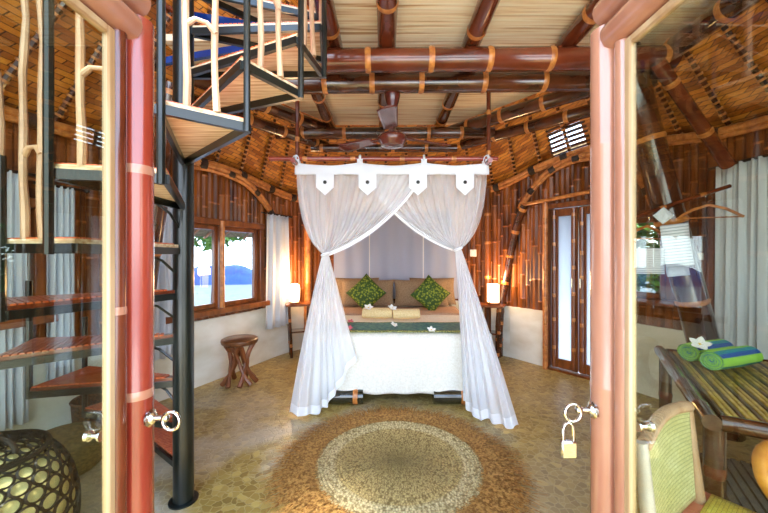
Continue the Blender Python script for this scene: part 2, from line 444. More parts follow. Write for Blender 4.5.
def mat_ceiling():
    """split bamboo mat: pale strips running across the room"""
    m = bpy.data.materials.new('split_bamboo_mat'); m.use_nodes = True
    nt = m.node_tree; p = nt.nodes['Principled BSDF']; p.inputs['Roughness'].default_value = .45
    p.inputs['Coat Weight'].default_value = .15
    tc = nt.nodes.new('ShaderNodeTexCoord')
    mp = nt.nodes.new('ShaderNodeMapping'); mp.inputs['Scale'].default_value = (1.2, 42, 1)
    nt.links.new(tc.outputs['Object'], mp.inputs[0])
    n = nt.nodes.new('ShaderNodeTexNoise'); n.inputs['Scale'].default_value = 1; n.inputs['Detail'].default_value = 3
    nt.links.new(mp.outputs[0], n.inputs['Vector'])
    r = nt.nodes.new('ShaderNodeValToRGB'); el = r.color_ramp.elements
    el[0].position = .32; el[0].color = lin((196, 148, 100)); el[1].position = .62; el[1].color = lin((252, 238, 210))
    e = el.new(.45); e.color = lin((242, 216, 176))
    nt.links.new(n.outputs['Fac'], r.inputs[0]); nt.links.new(r.outputs[0], p.inputs['Base Color'])
    b = nt.nodes.new('ShaderNodeBump'); b.inputs['Strength'].default_value = .6; b.inputs['Distance'].default_value = .01
    nt.links.new(n.outputs['Fac'], b.inputs['Height']); nt.links.new(b.outputs[0], p.inputs['Normal'])
    return m
M['matceil'] = mat_ceiling()
def frosted():
    m = bpy.data.materials.new('frosted_glass'); m.use_nodes = True
    nt = m.node_tree; nt.nodes.clear()
    out = nt.nodes.new('ShaderNodeOutputMaterial')
    t = nt.nodes.new('ShaderNodeBsdfTranslucent'); t.inputs[0].default_value = lin((244, 249, 255))
    g = nt.nodes.new('ShaderNodeBsdfGlossy'); g.inputs['Roughness'].default_value = .15
    mx = nt.nodes.new('ShaderNodeMixShader'); mx.inputs[0].default_value = .12
    nt.links.new(t.outputs[0], mx.inputs[1]); nt.links.new(g.outputs[0], mx.inputs[2]); nt.links.new(mx.outputs[0], out.inputs[0])
    return m
M['frosted'] = frosted()

# ------------------------------------------------------------------ outline of the round hut (x, y, height of the wall top)
CP = [(-1.9, .10, 2.32), (-2.42, .8, 2.32), (-2.62, 1.7, 2.32), (-2.42, 2.55, 2.32), (-2.1, 3.27, 2.34), (-1.80, 3.93, 2.36),
      (-1.34, 4.9, 2.22), (-.7, 5.35, 2.24), (0.1, 5.5, 2.26), (.95, 5.3, 2.28), (1.6, 4.75, 2.34), (2.0, 4.22, 2.5),
      (2.39, 3.75, 2.58), (2.62, 3.3, 2.48), (2.84, 2.8, 2.4), (2.88, 2.1, 2.36), (2.72, 1.3, 2.34), (2.35, .6, 2.32), (1.9, .10, 2.32)]
OUT = catmull(CP, 16)
CEN = V((.13, 2.7, 0))
SL = [0]
for a, b in zip(OUT, OUT[1:]): SL.append(SL[-1]+math.hypot(b[0]-a[0], b[1]-a[1]))
STOT = SL[-1]
def at(s):
    s = max(0, min(STOT, s))
    for i in range(len(SL)-1):
        if s <= SL[i+1]+1e-9:
            u = (s-SL[i])/(SL[i+1]-SL[i]); return V(lerp(V(OUT[i]), V(OUT[i+1]), u))
    return V(OUT[-1])
def s_px(px):
    k = (px-384)/F; best = None
    for i in range(900):
        s = STOT*i/900; p = at(s)
        if p.y < 0.4: continue
        e = abs(p.x/p.y-k)
        if best is None or e < best[0]: best = (e, s)
    return best[1]
def tangent(s):
    t = at(s+.02)-at(s-.02); t.z = 0; return t.normalized()
def inward(s):
    t = tangent(s); return V((t.y, -t.x, 0))         # the outline runs clockwise, so inward is to its right
def wp(s, z, ins=0.0):
    p = at(s); n = inward(s); return V((p.x+n.x*ins, p.y+n.y*ins, z))

LOWZ = 0.68
W = {'w1': (s_px(157), s_px(259), .74, 1.76), 'w2': (s_px(-70), s_px(40), .9, 1.75),
     'door': (s_px(548), s_px(618), 0.0, 1.98), 'w3': (s_px(620), s_px(680), .90, 1.80), 'w4': (s_px(742), s_px(850), .8, 1.9)}

def opening_at(s):
    for k, (a, b, z0, z1) in W.items():
        if a <= s <= b: return (z0, z1)
    return None

# floor
mb = MB()
n = 96
mb.v.append(V((CEN.x, CEN.y, 0)))
ring = [V((p[0], p[1], 0)) for p in OUT]
ring = [V((ring[0].x, -1.2, 0))] + ring + [V((ring[-1].x, -1.2, 0))]
# grow a little under the walls
ring = [CEN*1 + (q-CEN)*1.02 for q in ring]
for q in ring: mb.v.append(V((q.x, q.y, 0)))
for i in range(1, len(ring)): mb.face((0, i+1, i))
mb.face((0, 1, len(ring)))
b0 = len(mb.v)
for q in ring: mb.v.append(V((q.x, q.y, -.12)))
for i in range(len(ring)-1): mb.face((1+i, 2+i, b0+i+1, b0+i))
o = mb.build('floor', M['floor'], smooth=False); tag(o, kind='structure')

# walls: a low plaster plinth and closely set bamboo poles above it
def wall(name, sa, sb):
    root = thing(name, at((sa+sb)/2) * 1.0, kind='structure')
    root.location.z = 0; WLOC[root.name].z = 0
    lo = MB(); n = max(8, int((sb-sa)/.08)); 
    prev = None
    step = (sb-sa)/n
    for i in range(n):
        s0 = sa+i*step; s1 = s0+step
        op = opening_at((s0+s1)/2)
        if op and op[0] < .1: continue
        a0, a1 = wp(s0, 0, .05), wp(s1, 0, .05); c0, c1 = wp(s0, 0, -.12), wp(s1, 0, -.12)
        top = LOWZ
        b = len(lo.v)
        for q in (a0, a1, c1, c0): lo.v.append(V((q.x, q.y, -.02)))
        for q in (a0, a1, c1, c0): lo.v.append(V((q.x, q.y, top)))
        for q in ((0, 1, 5, 4), (4, 5, 6, 7), (2, 3, 7, 6), (1, 2, 6, 5), (3, 0, 4, 7)): lo.face([b+k for k in q])
    lo.build('plinth', M['plaster'], root, smooth=True)
    po = MB(); s = sa; 
    bk = MB()
    while s < sb-.001:
        w = random.choice((.052, .06, .066, .072, .08))
        w = min(w, sb-s) if sb-s > .03 else .03
        c = s+w/2; r = w/2*1.04
        op = opening_at(c); top = at(c).z+.03
        spans = [(LOWZ-.01, top)] if not op else ([(op[1], top)] + ([(LOWZ-.01, op[0])] if op[0] > LOWZ+.02 else []))
        for z0, z1 in spans:
            if z1-z0 < .04: continue
            ins = random.uniform(-.006, .01)
            po.bamboo([wp(c, z0, ins-.012), wp(c, z1, ins-.012)], r*1.25, gap=random.uniform(.3, .46), seg=8, rw=.0055, bulge=1.08)
            q0, q1 = wp(c-w/2, 0, -.05), wp(c+w/2, 0, -.05)
            b = len(bk.v)
            for q, z in ((q0, z0), (q1, z0), (q1, z1), (q0, z1)): bk.v.append(V((q.x, q.y, z)))
            q0, q1 = wp(c-w/2, 0, -.065), wp(c+w/2, 0, -.065)
            for q, z in ((q0, z0), (q1, z0), (q1, z1), (q0, z1)): bk.v.append(V((q.x, q.y, z)))
            for q in ((0, 1, 2, 3), (7, 6, 5, 4)): bk.face([b+k for k in q])
        s += w
    po.build('bamboo_cladding', [M['wallbam'], M['ringwall']], root)
    bk.build('backing', M['wood'], root, smooth=False)
    return root
sL, sR = s_px(285), s_px(512)
sLL = s_px(20)
wall('wall_left', 0.0, sL); wall('wall_back', sL, sR); wall('wall_right', sR, STOT)

# roof: a cone of woven mat rising from the wall top, with lashed rafters
APEX = V((.13, 2.5, 5.4))
def roofp(s, k, drop=0.0):
    p = at(s); q = V((p.x, p.y, p.z+.02)).lerp(APEX, k)
    bow = math.sin(min(1, k)*PI)*.16
    d = V((q.x-CEN.x, q.y-CEN.y, 0))
    if d.length > 1e-4: d.normalize()
    return q + d*(bow-drop*.7) - V((0, 0, drop*.7)) + V((0, 0, bow*.6))
mb = MB()
NU, NV = 150, 24
VENT = s_px(572)
def mf(i, j):
    s = (i+.5)/NU*STOT; k = (j+.5)/NV
    if abs(s-VENT) < .20 and .0 < k < .10: return None
    return 0
mb.grid(lambda u, v: roofp(u*STOT, v*.985), NU, NV, mfn=mf, uvs=True)
for k in list(mb.uv):
    mb.uv[k] = tuple((a*STOT*(1-b*.6), b*3.9) for a, b in mb.uv[k])
roof = mb.build('ceiling', M['roof']); tag(roof, kind='structure')
md = roof.modifiers.new('Solid', 'SOLIDIFY'); md.thickness = .02; md.offset = 0
ribs = [STOT*(i+.5)/40 for i in range(40)]
for s in ribs:
    r = MB()
    P = [roofp(s, .0+.93*i/14, .04) for i in range(15)]
    r.tube(P, .019, 6)
    L = sum((b-a).length for a, b in zip(P, P[1:])); nt_ = int(L/.055)
    for i in range(nt_):
        k = .005+.92*i/nt_
        a = roofp(s, k, .042); b2 = roofp(s, k+.0045, .042)
        r.tube([a, b2], .026, 6, m=1)
    r.build('rafter', [M['beam'], M['ringgold']], roof)
for k in (.30, .52):
    r = MB(); r.bamboo([roofp(STOT*i/60, k, .05) for i in range(61)], .022, gap=.4, seg=8)
    r.build('purlin', [M['beam_red'], M['ringgold']], roof)
# slatted light gap low in the roof
r = MB()
for i in range(7):
    k = .004+.0145*i
    r.tube([roofp(VENT-.22, k, .0), roofp(VENT, k, .0), roofp(VENT+.22, k, 0)], .019, 6)
r.build('slat', M['beam'], roof)

# ring where roof and wall meet
def band_trim(name, f, s0, s1, n, r=.03, bind=.16, rr=None):
    t = MB(); P = [f(lerp(s0, s1, i/n)) for i in range(n+1)]
    t.bamboo(P, r, gap=.5, seg=10)
    P2 = [p+V((0, 0, -.045)) for p in P]
    t.bamboo(P2, r*.75, gap=.45, seg=8)
    # dark bindings
    ls = [0]
    for a, b in zip(P, P[1:]): ls.append(ls[-1]+(b-a).length)
    q = .1
    while q < ls[-1]-.08:
        for i in range(n):
            if ls[i+1] >= q:
                u = (q-ls[i])/(ls[i+1]-ls[i]); a = P[i].lerp(P[i+1], u); d = (P[i+1]-P[i]).normalized(); break
        t.tube([a-d*.035+V((0, 0, -.018)), a+d*.035+V((0, 0, -.018))], r*1.75, 10, m=2)
        q += bind*random.uniform(.9, 1.3)
    return t.build(name, [M['arch'], M['ringgold'], M['binding']])
tag(band_trim('trim_1', lambda s: wp(s, at(s).z-.02, .07), .05, STOT-.05, 150, bind=.42), kind='structure')

# bent arches over the left window and the right door
def arch(pts, name, label):
    P = [wp(s_px(px), CAMZ-(py-256.5)/F*at(s_px(px)).y, .085) for px, py in pts]
    P = [V(q) for q in catmull([tuple(p) for p in P], 8)]
    t = MB(); t.bamboo(P, .03, gap=.6, seg=10)
    t.bamboo([p+V((0, 0, -.05)) for p in P], .022, gap=.5, seg=8)
    n = len(P)
    for i in range(4, n-4, 8):
        d = (P[i+1]-P[i]).normalized()
        t.tube([P[i]-d*.035+V((0, 0, -.02)), P[i]+d*.035+V((0, 0, -.02))], .042, 10, m=2)
    o = t.build(name, [M['arch'], M['ringgold'], M['binding']]); return tag(o, label, 'arch')
arch([(112, 196), (135, 172), (163, 165), (185, 163), (210, 168), (240, 181), (260, 202), (269, 218)], 'bent_bamboo_arch', 'golden bent bamboo arch over the left window beside the staircase')
arch([(521, 216), (527, 202), (545, 178), (566, 163), (592, 156), (620, 160), (645, 178), (655, 200)], 'bent_bamboo_arch', 'golden bent bamboo arch over the frosted double door')
t = MB(); P = [pt(503, 306, 4.72), pt(508, 280, 4.68), pt(514, 250, 4.62), pt(521, 222, 4.5), pt(528, 206, 4.38)]
P = [V(q) for q in catmull([tuple(p) for p in P], 6)]
P = [p + (CEN-V((p.x, p.y, 0))).normalized()*.10 for p in P]
P[0:0] = [V((P[0].x-.02, P[0].y, 0.0)), V((P[0].x-.02, P[0].y, .4))]
t.bamboo(P, .05, gap=.36, seg=14)
tag(t.build('leaning_pole', [M['beam'], M['ringgold']]), 'dark glossy bamboo pole leaning on the wall between right bedside lamp and frosted door', 'pole')

# ------------------------------------------------------------------ windows and doors
def window(name, key, panes, frosted_=False, sill=True):
    s0, s1, z0, z1 = W[key]
    a, b = wp(s0, 0, .03), wp(s1, 0, .03)
    mid = (a+b)/2; root = thing(name, (mid.x, mid.y, z0), kind='structure')
    u = (b-a).normalized(); nrm = V((u.y, -u.x, 0)); Lw = (b-a).length
    def P(x, z, off=0): return V((a.x, a.y, 0)) + u*x + nrm*off + V((0, 0, z))
    fr = MB(); fw = .07
    def member(p, q, w, d, m): m.bar(p, q, w, d, up=nrm, bev=.006)
    member(P(fw/2, z0), P(fw/2, z1), fw, .12, fr); member(P(Lw-fw/2, z0), P(Lw-fw/2, z1), fw, .12, fr)
    member(P(0, z1-fw/2), P(Lw, z1-fw/2), fw, .14, fr)
    if sill: member(P(-.03, z0+.02, .03), P(Lw+.03, z0+.02, .03), .06, .2, fr)
    fr.build('window_frame', M['wood'], root)
    edges = [fw + (Lw-2*fw)*i/panes for i in range(panes+1)]
    zb = z0+(.05 if sill else .01)
    if panes > 1:
        for e in edges[1:-1]:
            mu = MB(); mu.bamboo([P(e, z0+.03, .07), P(e, z1-.02, .07)], .026, gap=.33, seg=10); mu.build('mullion', [M['arch'], M['ringgold']], root)
    for i in range(panes):
        x0, x1 = edges[i]+.012, edges[i+1]-.012; sw = .05
        sa = MB()
        member(P(x0+sw/2, zb), P(x0+sw/2, z1-fw), sw, .05, sa); member(P(x1-sw/2, zb), P(x1-sw/2, z1-fw), sw, .05, sa)
        member(P(x0+sw, zb+sw/2), P(x1-sw, zb+sw/2), sw, .05, sa); member(P(x0+sw, z1-fw-sw/2), P(x1-sw, z1-fw-sw/2), sw, .05, sa)
        so = sa.build('sash', M['wood'], root)
        g = MB(); g.bar(P(x0+sw-.005, (zb+z1-fw)/2), P(x1-sw+.005, (zb+z1-fw)/2), z1-fw-zb-2*sw+.01, .006, up=nrm)
        g.build('glass_pane', M['glass_win'], so, smooth=False)
    return root, P, Lw, z0, z1
window('window_1', 'w1', 2); window('window_2', 'w2', 2); window('window_3', 'w3', 1); window('window_4', 'w4', 2)

# frosted double door in the right wall
s0, s1, z0, z1 = W['door']
a, b = wp(s0, 0, .03), wp(s1, 0, .03)
u = (b-a).normalized(); nrm = V((u.y, -u.x, 0)); Lw = (b-a).length
def P(x, z, off=0): return V((a.x, a.y, 0)) + u*x + nrm*off + V((0, 0, z))
root = thing('door_1', P(Lw/2, 0), kind='structure')
fr = MB(); fr.bar(P(.03, 0), P(.03, z1), .06, .14, up=nrm, bev=.006); fr.bar(P(Lw-.03, 0), P(Lw-.03, z1), .06, .14, up=nrm, bev=.006)
fr.bar(P(0, z1-.03), P(Lw, z1-.03), .06, .16, up=nrm, bev=.006); fr.bar(P(.06, .01), P(Lw-.06, .01), .03, .16, up=nrm)
fr.build('door_frame', M['wood'], root)
for x in (.03, Lw-.03):
    q = MB(); q.bamboo([P(x, .0, .09), P(x, z1+.02, .09)], .03, gap=.32, seg=10); q.build('frame_pole', [M['arch'], M['ringgold']], root)
for i in range(2):
    x0 = .065+i*(Lw-.13)/2+.006; x1 = x0+(Lw-.13)/2-.012
    lf = MB(); sw = .075
    lf.bar(P(x0+sw/2, .03), P(x0+sw/2, z1-.065), sw, .05, up=nrm, bev=.006); lf.bar(P(x1-sw/2, .03), P(x1-sw/2, z1-.065), sw, .05, up=nrm, bev=.006)
    lf.bar(P(x0+sw, .085), P(x1-sw, .085), .11, .05, up=nrm, bev=.006); lf.bar(P(x0+sw, z1-.11), P(x1-sw, z1-.11), .09, .05, up=nrm, bev=.006)
    for xx in (x0+sw*.5, x1-sw*.5):
        lf.bamboo([P(xx, .04, .035), P(xx, z1-.08, .035)], .02, gap=.3, seg=8, body=1, ring=2)
    lo_ = lf.build('door_leaf', [M['wood'], M['wood'], M['ringgold']], root)
    g = MB(); g.bar(P(x0+sw-.005, (.14+z1-.155)/2), P(x1-sw+.005, (.14+z1-.155)/2), z1-.155-.14, .008, up=nrm)
    g.build('frosted_pane', M['frosted'], lo_, smooth=False)
    hb = MB(); hx = x1-sw*.5 if i == 0 else x0+sw*.5
    hb.tube([P(hx, 1.0, .05), P(hx, 1.0, .085), P(hx, 1.1, .085), P(hx, 1.1, .05)], .008, 8); hb.build('door_handle', M['brass'], lo_)
t = MB(); t.bamboo([P(-.3, z1+.02, .1), P(Lw+.15, z1+.10, .1)], .022, gap=.4)
tag(t.build('lintel_pole', [M['arch'], M['ringgold']]), 'thin golden bamboo pole lying across above the frosted double door', 'pole')

# ------------------------------------------------------------------ curtains
def curtain(name, s0, s1, z0, z1, label, ins=.13, folds=6, m='curtain', flare=1.0):
    a, b = wp(s0, 0, ins), wp(s1, 0, ins)
    uu = (b-a); nr = V((uu.y, -uu.x, 0)).normalized()
    root = thing(name, (a.x*.5+b.x*.5, a.y*.5+b.y*.5, z0), label, 'curtain', 'white window curtains')
    mb = MB()
    def f(u, v):
        ph = u*folds*2*PI
        c = .5+(u-.5)*lerp(.96, flare, v)
        amp = lerp(.014, .030, v)
        return V((a.x, a.y, 0)) + uu*c + nr*(amp*math.sin(ph*.8+.9*math.sin(u*7+s0*3)+.5*v)+.012*math.sin(ph*1.37+2+v*1.5)) + V((0, 0, lerp(z1, z0, v)+.006*math.sin(ph*.7)*v))
    mb.grid(f, folds*12, 14)
    mb.build('cloth', M[m], root, solid=.003)
    rod = MB(); d = uu.normalized()
    rod.tube([V((a.x, a.y, z1-.0)) - d*.06, V((b.x, b.y, z1-.0)) + d*.06], .011, 8)
    rod.lathe([(0, -.02), (.018, -.012), (.02, 0), (.012, .014), (0, .018)], V((b.x, b.y, z1))+d*.07, 10)
    rod.build('curtain_rod', M['black'], root)
    return root
curtain('curtain', s_px(257), s_px(281), .42, 1.90, 'white curtain on the right side of the left window, near the bedside lamp', folds=5, flare=1.1)
curtain('curtain', s_px(138), s_px(176), .42, 1.88, 'white curtain hanging behind the black post of the spiral staircase', folds=7)
curtain('curtain', s_px(-60), s_px(14), .25, 1.9, 'white curtain at the far left edge, behind the black basket', folds=9)
curtain('curtain', s_px(34), s_px(66), .42, 1.85, 'white curtain seen between the staircase treads through left door glass', folds=6)
curtain('curtain', s_px(737), s_px(800), .55, 2.06, 'long bluish white curtain on the right wall behind the desk', folds=6, ins=.2)

# ------------------------------------------------------------------ loft floor seen from below, joists and beams
ZL = 2.93
loft = [(-.42, -.2), (1.2, -.2), (2.1, 1.2), (2.1, 2.55), (.82, 4.1), (-.62, 4.1), (-1.62, 2.75), (-1.62, 2.5), (-.42, 2.5)]
mb = MB()
for z in (ZL, ZL+.05):
    for x, y in loft: mb.v.append(V((x, y, z)))
n = len(loft); mb.face(list(range(n-1, -1, -1))); mb.face(list(range(n, 2*n)))
for i in range(n): mb.face((i, (i+1) % n, n+(i+1) % n, n+i))
tag(mb.build('ceiling_loft', M['matceil'], smooth=False), kind='structure')
BM = [M['beam'], M['ringgold']]; BR = [M['beam_red'], M['ringgold']]
def beam(name, pts, r, label, ms=BM, gap=.42, cat='beam', group=None, off=None):
    t = MB(); t.bamboo(pts, r, gap=gap, seg=18, off=off, rw=.011)
    o = t.build(name, ms); return tag(o, label, cat, group)
zj = ZL-.066
beam('ceiling_joist', [(-.36, .2, zj), (-.36, 2.5, zj)], .062, 'reddish bamboo ceiling joist nearest the staircase, in front of the cross beams', BR)
beam('ceiling_joist', [(.02, .2, zj), (.02, 2.5, zj)], .064, 'reddish bamboo ceiling joist in the middle, in front of the cross beams', BR)
beam('ceiling_joist', [(.62, .2, zj), (.62, 2.5, zj)], .062, 'reddish bamboo ceiling joist on the right, in front of the cross beams', BR)
beam('ceiling_joist', [(1.3, .2, zj), (1.3, 2.5, zj)], .062, 'reddish bamboo ceiling joist partly behind the right door frame', BR)
beam('ceiling_joist', [(-.62, 2.54, zj), (-.62, 4.1, zj)], .06, 'dark bamboo ceiling joist left of the fan, behind the cross beams')
beam('ceiling_joist', [(.0, 2.54, zj), (.0, 4.1, zj)], .06, 'dark bamboo ceiling joist right behind the fan, behind the cross beams')
beam('ceiling_joist', [(.64, 2.54, zj), (.64, 4.1, zj)], .06, 'dark bamboo ceiling joist right of the fan, behind the cross beams')
beam('cross_beam', [(-.53, 2.38, 2.715), (2.02, 2.38, 2.735)], .078, 'thick reddish bamboo cross beam, the upper one of the two in front', BR, off=.42)
beam('cross_beam', [(-.75, 2.62, 2.675), (2.05, 2.62, 2.70)], .074, 'thick dark bamboo cross beam just below the upper reddish one', off=.3)
beam('rear_beam', [(-1.2, 3.80, 2.72), (1.22, 3.80, 2.73)], .062, 'dark bamboo beam across behind the ceiling fan', off=.3)
beam('rear_beam', [(-.85, 4.0, 2.62), (.85, 4.0, 2.62)], .045, 'short thinner bamboo beam below and behind the fan beam', off=.12)
beam('loft_edge_pole', [(-1.62, 2.66, 2.80), (-.55, 4.05, 2.80)], .065, 'dark bamboo pole along the slanting left edge of the loft, upper one')
beam('loft_edge_pole', [(-1.78, 2.72, 2.68), (-.70, 4.12, 2.68)], .06, 'dark bamboo pole along the slanting left edge of the loft, lower one')
beam('loft_edge_pole', [(2.05, 2.75, 2.82), (.78, 4.02, 2.82)], .07, 'dark bamboo pole along the slanting right edge of the loft, upper one')
beam('loft_edge_pole', [(2.2, 2.86, 2.70), (.95, 4.12, 2.70)], .06, 'dark bamboo pole along the slanting right edge of the loft, lower one')
beam('loft_edge_pole', [(2.0, 1.0, 2.79), (2.0, 2.6, 2.79)], .07, 'dark bamboo pole under the loft edge above the desk')
beam('loft_edge_pole', [(-1.7, .7, 2.80), (-1.7, 2.55, 2.80)], .07, 'dark bamboo pole above the far side of the spiral staircase')
beam('leaning_post', [(2.60, 2.58, 0), (1.83, 2.60, 2.95)], .10, 'thick dark bamboo post leaning inward behind the right glass door', gap=.62, cat='post')
beam('leaning_post', [(-2.14, 2.86, 0), (-1.62, 2.6, 2.66)], .08, 'thick dark post leaning inward beside the left curtains', gap=.62, cat='post')
beam('roof_pole', [pt(657, 62, 2.3), pt(728, 165, 2.55)], .045, 'reddish bamboo pole slanting under the woven roof behind right door glass', BR, cat='pole')
beam('wall_corner_pole', [wp(s_px(491), 0, .1), wp(s_px(491), 2.3, .1)], .045, 'upright bamboo pole against the wall right of the bed canopy', [M['wallbam'], M['ringgold']], cat='pole')
beam('wall_corner_pole', [wp(s_px(304), 0, .1), wp(s_px(304), 2.25, .1)], .05, 'golden upright bamboo pole on the wall left of the bed canopy', [M['arch'], M['ringgold']], cat='pole')

# ------------------------------------------------------------------ spiral staircase
PX, PY = -1.11, 1.89
SR = .77
st = thing('spiral_staircase', (PX, PY, 0), 'black steel spiral staircase with bamboo slat treads and branch balusters', 'staircase')
t = MB(); t.tube([(PX, PY, 0), (PX, PY, 3.9)], .052, 20); t.lathe([(.075, 0), (.075, .008), (.06, .01)], (PX, PY, 0), 20)
t.build('center_post', M['steel'], st)
def sc_(ang, r=SR, z=0): a = math.radians(ang); return V((PX+r*math.cos(a), PY+r*math.sin(a), z))
zs = []
EDGE = [-242, -218, -194, -168, -139, -113, -89, -65, -44, -23, -2, 19, 40]
for i in range(-7, 5):
    z = 1.9+.243*i; a0 = EDGE[i+7]-.5; a1 = EDGE[i+8]+1.5; rr_ = SR if i >= -1 else .70
    zs.append((i, z, a0, a1, rr_))
    q0, q1 = sc_(a0, .05, z), sc_(a1, .05, z); r0, r1 = sc_(a0, rr_, z), sc_(a1, rr_, z)
    f = MB(); h = .034; w = .02
    zc = z-.035
    def dz(p, k): return V((p.x, p.y, k))
    f.bar(dz(q0, zc), dz(r0, zc), w, h); f.bar(dz(q1, zc), dz(r1, zc), w, h); f.bar(dz(r0, zc), dz(r1, zc), w, h)
    if i < 0:   # a curved gusset below the lower treads
        f.tube([sc_(a0, .05, z-.15), sc_(a0, .12, z-.085), sc_(a0, .22, z-.05)], .007, 6)
    tr = f.build('tread', M['steel'], st, smooth=False)
    # slats run parallel to the outer edge
    sl = MB(); ns = 26
    for k in range(ns):
        k0 = .07+.93*k/ns; k1 = .07+.93*(k+.74)/ns
        A0, B0 = q0.lerp(r0, k0), q1.lerp(r1, k0); A1, B1 = q0.lerp(r0, k1), q1.lerp(r1, k1)
        b = len(sl.v)
        for zz in (z-.002, z+.005):
            for p in (A0, B0, B1, A1): sl.v.append(V((p.x, p.y, zz)))
        for q in ((4, 5, 6, 7), (0, 1, 5, 4), (1, 2, 6, 5), (2, 3, 7, 6), (3, 0, 4, 7)): sl.face([b+k2 for k2 in q], 0)
    sl.build('slat_panel', M['slat_top'], tr, smooth=False)
    un = MB(); b = 0
    for zz in (z-.018, z-.001):
        for p in (q0, r0, r1, q1): un.v.append(V((p.x, p.y, zz)))
    for q in ((3, 2, 1, 0), (4, 5, 6, 7), (0, 1, 5, 4), (1, 2, 6, 5), (2, 3, 7, 6), (3, 0, 4, 7)): un.face(q)
    un.build('underside_mat', M['slat_under'] if i > -3 else M['beam_red'], tr, smooth=False)
for i, z, a0, a1, rr_ in zs:
    p = sc_(a0+1, rr_+.012)
    top = min(z+.9, 3.9) if i > -2 else z+.30
    b = MB(); b.tube([V((p.x, p.y, max(.0, z-.30))), V((p.x, p.y, top))], .014, 8)
    b.build('baluster', M['steel'], st)
    if i >= -3:
        s = MB()
        for da, ph in ((6.5, 0), (14, 1.7)):
            base = sc_(a0+da, rr_-.02)
            s.tube([V((base.x+.006*math.sin(k*1.1+ph), base.y+.006*math.cos(k*1.5+ph), z+.0+k*.1)) for k in range(10)], [.0135-.0003*k+.001*math.sin(k*2.1+ph) for k in range(10)], 8)
        e0 = sc_(a0+6.5, rr_-.02, z+.30); e1 = sc_(a0+14, rr_-.02, z+.30)
        m_ = (e0+e1)/2+V((0, 0, .03)); s.tube([e0, e0.lerp(m_, .6)+V((0, 0, .012)), m_, e1.lerp(m_, .6)+V((0, 0, .012)), e1], [.012, .009, .008, .009, .012], 8)
        s.build('branch_baluster', M['stick'], st)
t = MB(); P_ = [sc_(-65+21*k/4+1, SR+.012, 1.9+.243*k/4+.9) for k in range(-4, 19)]
t.tube(P_, .018, 10); t.build('handrail', M['steel'], st)
# steel rails round the loft landing
t = MB(); t.bar(pt(163, 62, 2.35), pt(292, 40, 2.35), .03, .045); t.build('landing_rail', M['steel_sky_tint'], st, smooth=False)
t = MB(); t.bar(pt(176, 14, 2.05), pt(310, 36, 2.2), .03, .045); t.build('landing_rail', M['steel_sky_tint'], st, smooth=False)
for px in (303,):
    t = MB(); t.tube([pt(px, 72, 2.2), pt(px, -60, 2.2)], .014, 8); t.build('landing_post', M['steel_sky_tint'], st)

# ------------------------------------------------------------------ open glass doors at the entrance
def glass_door(name, x, y0, y1, label, side, poley):
    """side=+1: the handle faces +x"""
    root = thing(name, (x, y0, 0), label, 'door')
    ztop = 1.90
    st1 = MB(); st1.bamboo([(x, y1, .02), (x, y1, ztop+.03)], .036, gap=.62, seg=24, off=.33, rw=.006, bulge=1.03)
    st1.build('stile', [M['door_red'] if side > 0 else M['door_pale'], M['door_pale']], root)
    s2 = MB(); s2.bamboo([(x-.006*side, y1-.058, .02), (x-.006*side, y1-.058, ztop-.03)], .021, gap=.62, seg=14, off=.5, rw=.005, bulge=1.03)
    s2.build('inner_pole', [M['beam_red'] if side > 0 else M['door_pale'], M['door_pale']], root)
    s3 = MB(); s3.bamboo([(x, y0, .02), (x, y0, ztop)], .036, gap=.6, seg=16, rw=.006); s3.build('stile', [M['door_red'], M['door_pale']], root)
    for k, (zz, rr) in enumerate(((ztop-.0, .036), (ztop+.075, .036))):
        q = MB(); q.bamboo([(x, y0-.02, zz), (x, y1+(.0 if k else -.03), zz)], rr, gap=.5, seg=16, rw=.006, bulge=1.03); q.build('top_rail', [M['door_pale'], M['door_pale']], root)
    q = MB(); q.bamboo([(x, y0, .07), (x, y1, .07)], .036, gap=.5, seg=16, rw=.006); q.build('bottom_rail', [M['door_red'], M['door_pale']], root)
    fr = MB(); ya, yb = y0+.045, y1-.076; za, zb_ = .11, ztop-.04; w = .021
    fr.box((x, yb-w/2, (za+zb_)/2), (.018, w, zb_-za), bev=.004); fr.box((x, ya+w/2, (za+zb_)/2), (.018, w, zb_-za), bev=.004)
    fr.box((x, (ya+yb)/2, zb_-w/2), (.018, yb-ya-2*w, w), bev=.004); fr.box((x, (ya+yb)/2, za+w/2), (.018, yb-ya-2*w, w), bev=.004)
    f_ = fr.build('glazing_frame', M['cream'], root)
    g = MB(); g.box((x, (ya+yb)/2, (za+zb_)/2), (.005, yb-ya-2*w+.01, zb_-za-2*w+.01)); g.build('glass_pane', M['glass'], f_, smooth=False)
    return root
XL, YL, XR, YR = -.612, .845, .573, .88
dl = glass_door('entrance_door', XL, .06, YL, 'open glass entrance door on the left with red bamboo frame and chrome ring handle', 1, YL)
dr = glass_door('entrance_door', XR, .06, YR, 'open glass entrance door on the right with pale pink bamboo frame and padlock', -1, YR)
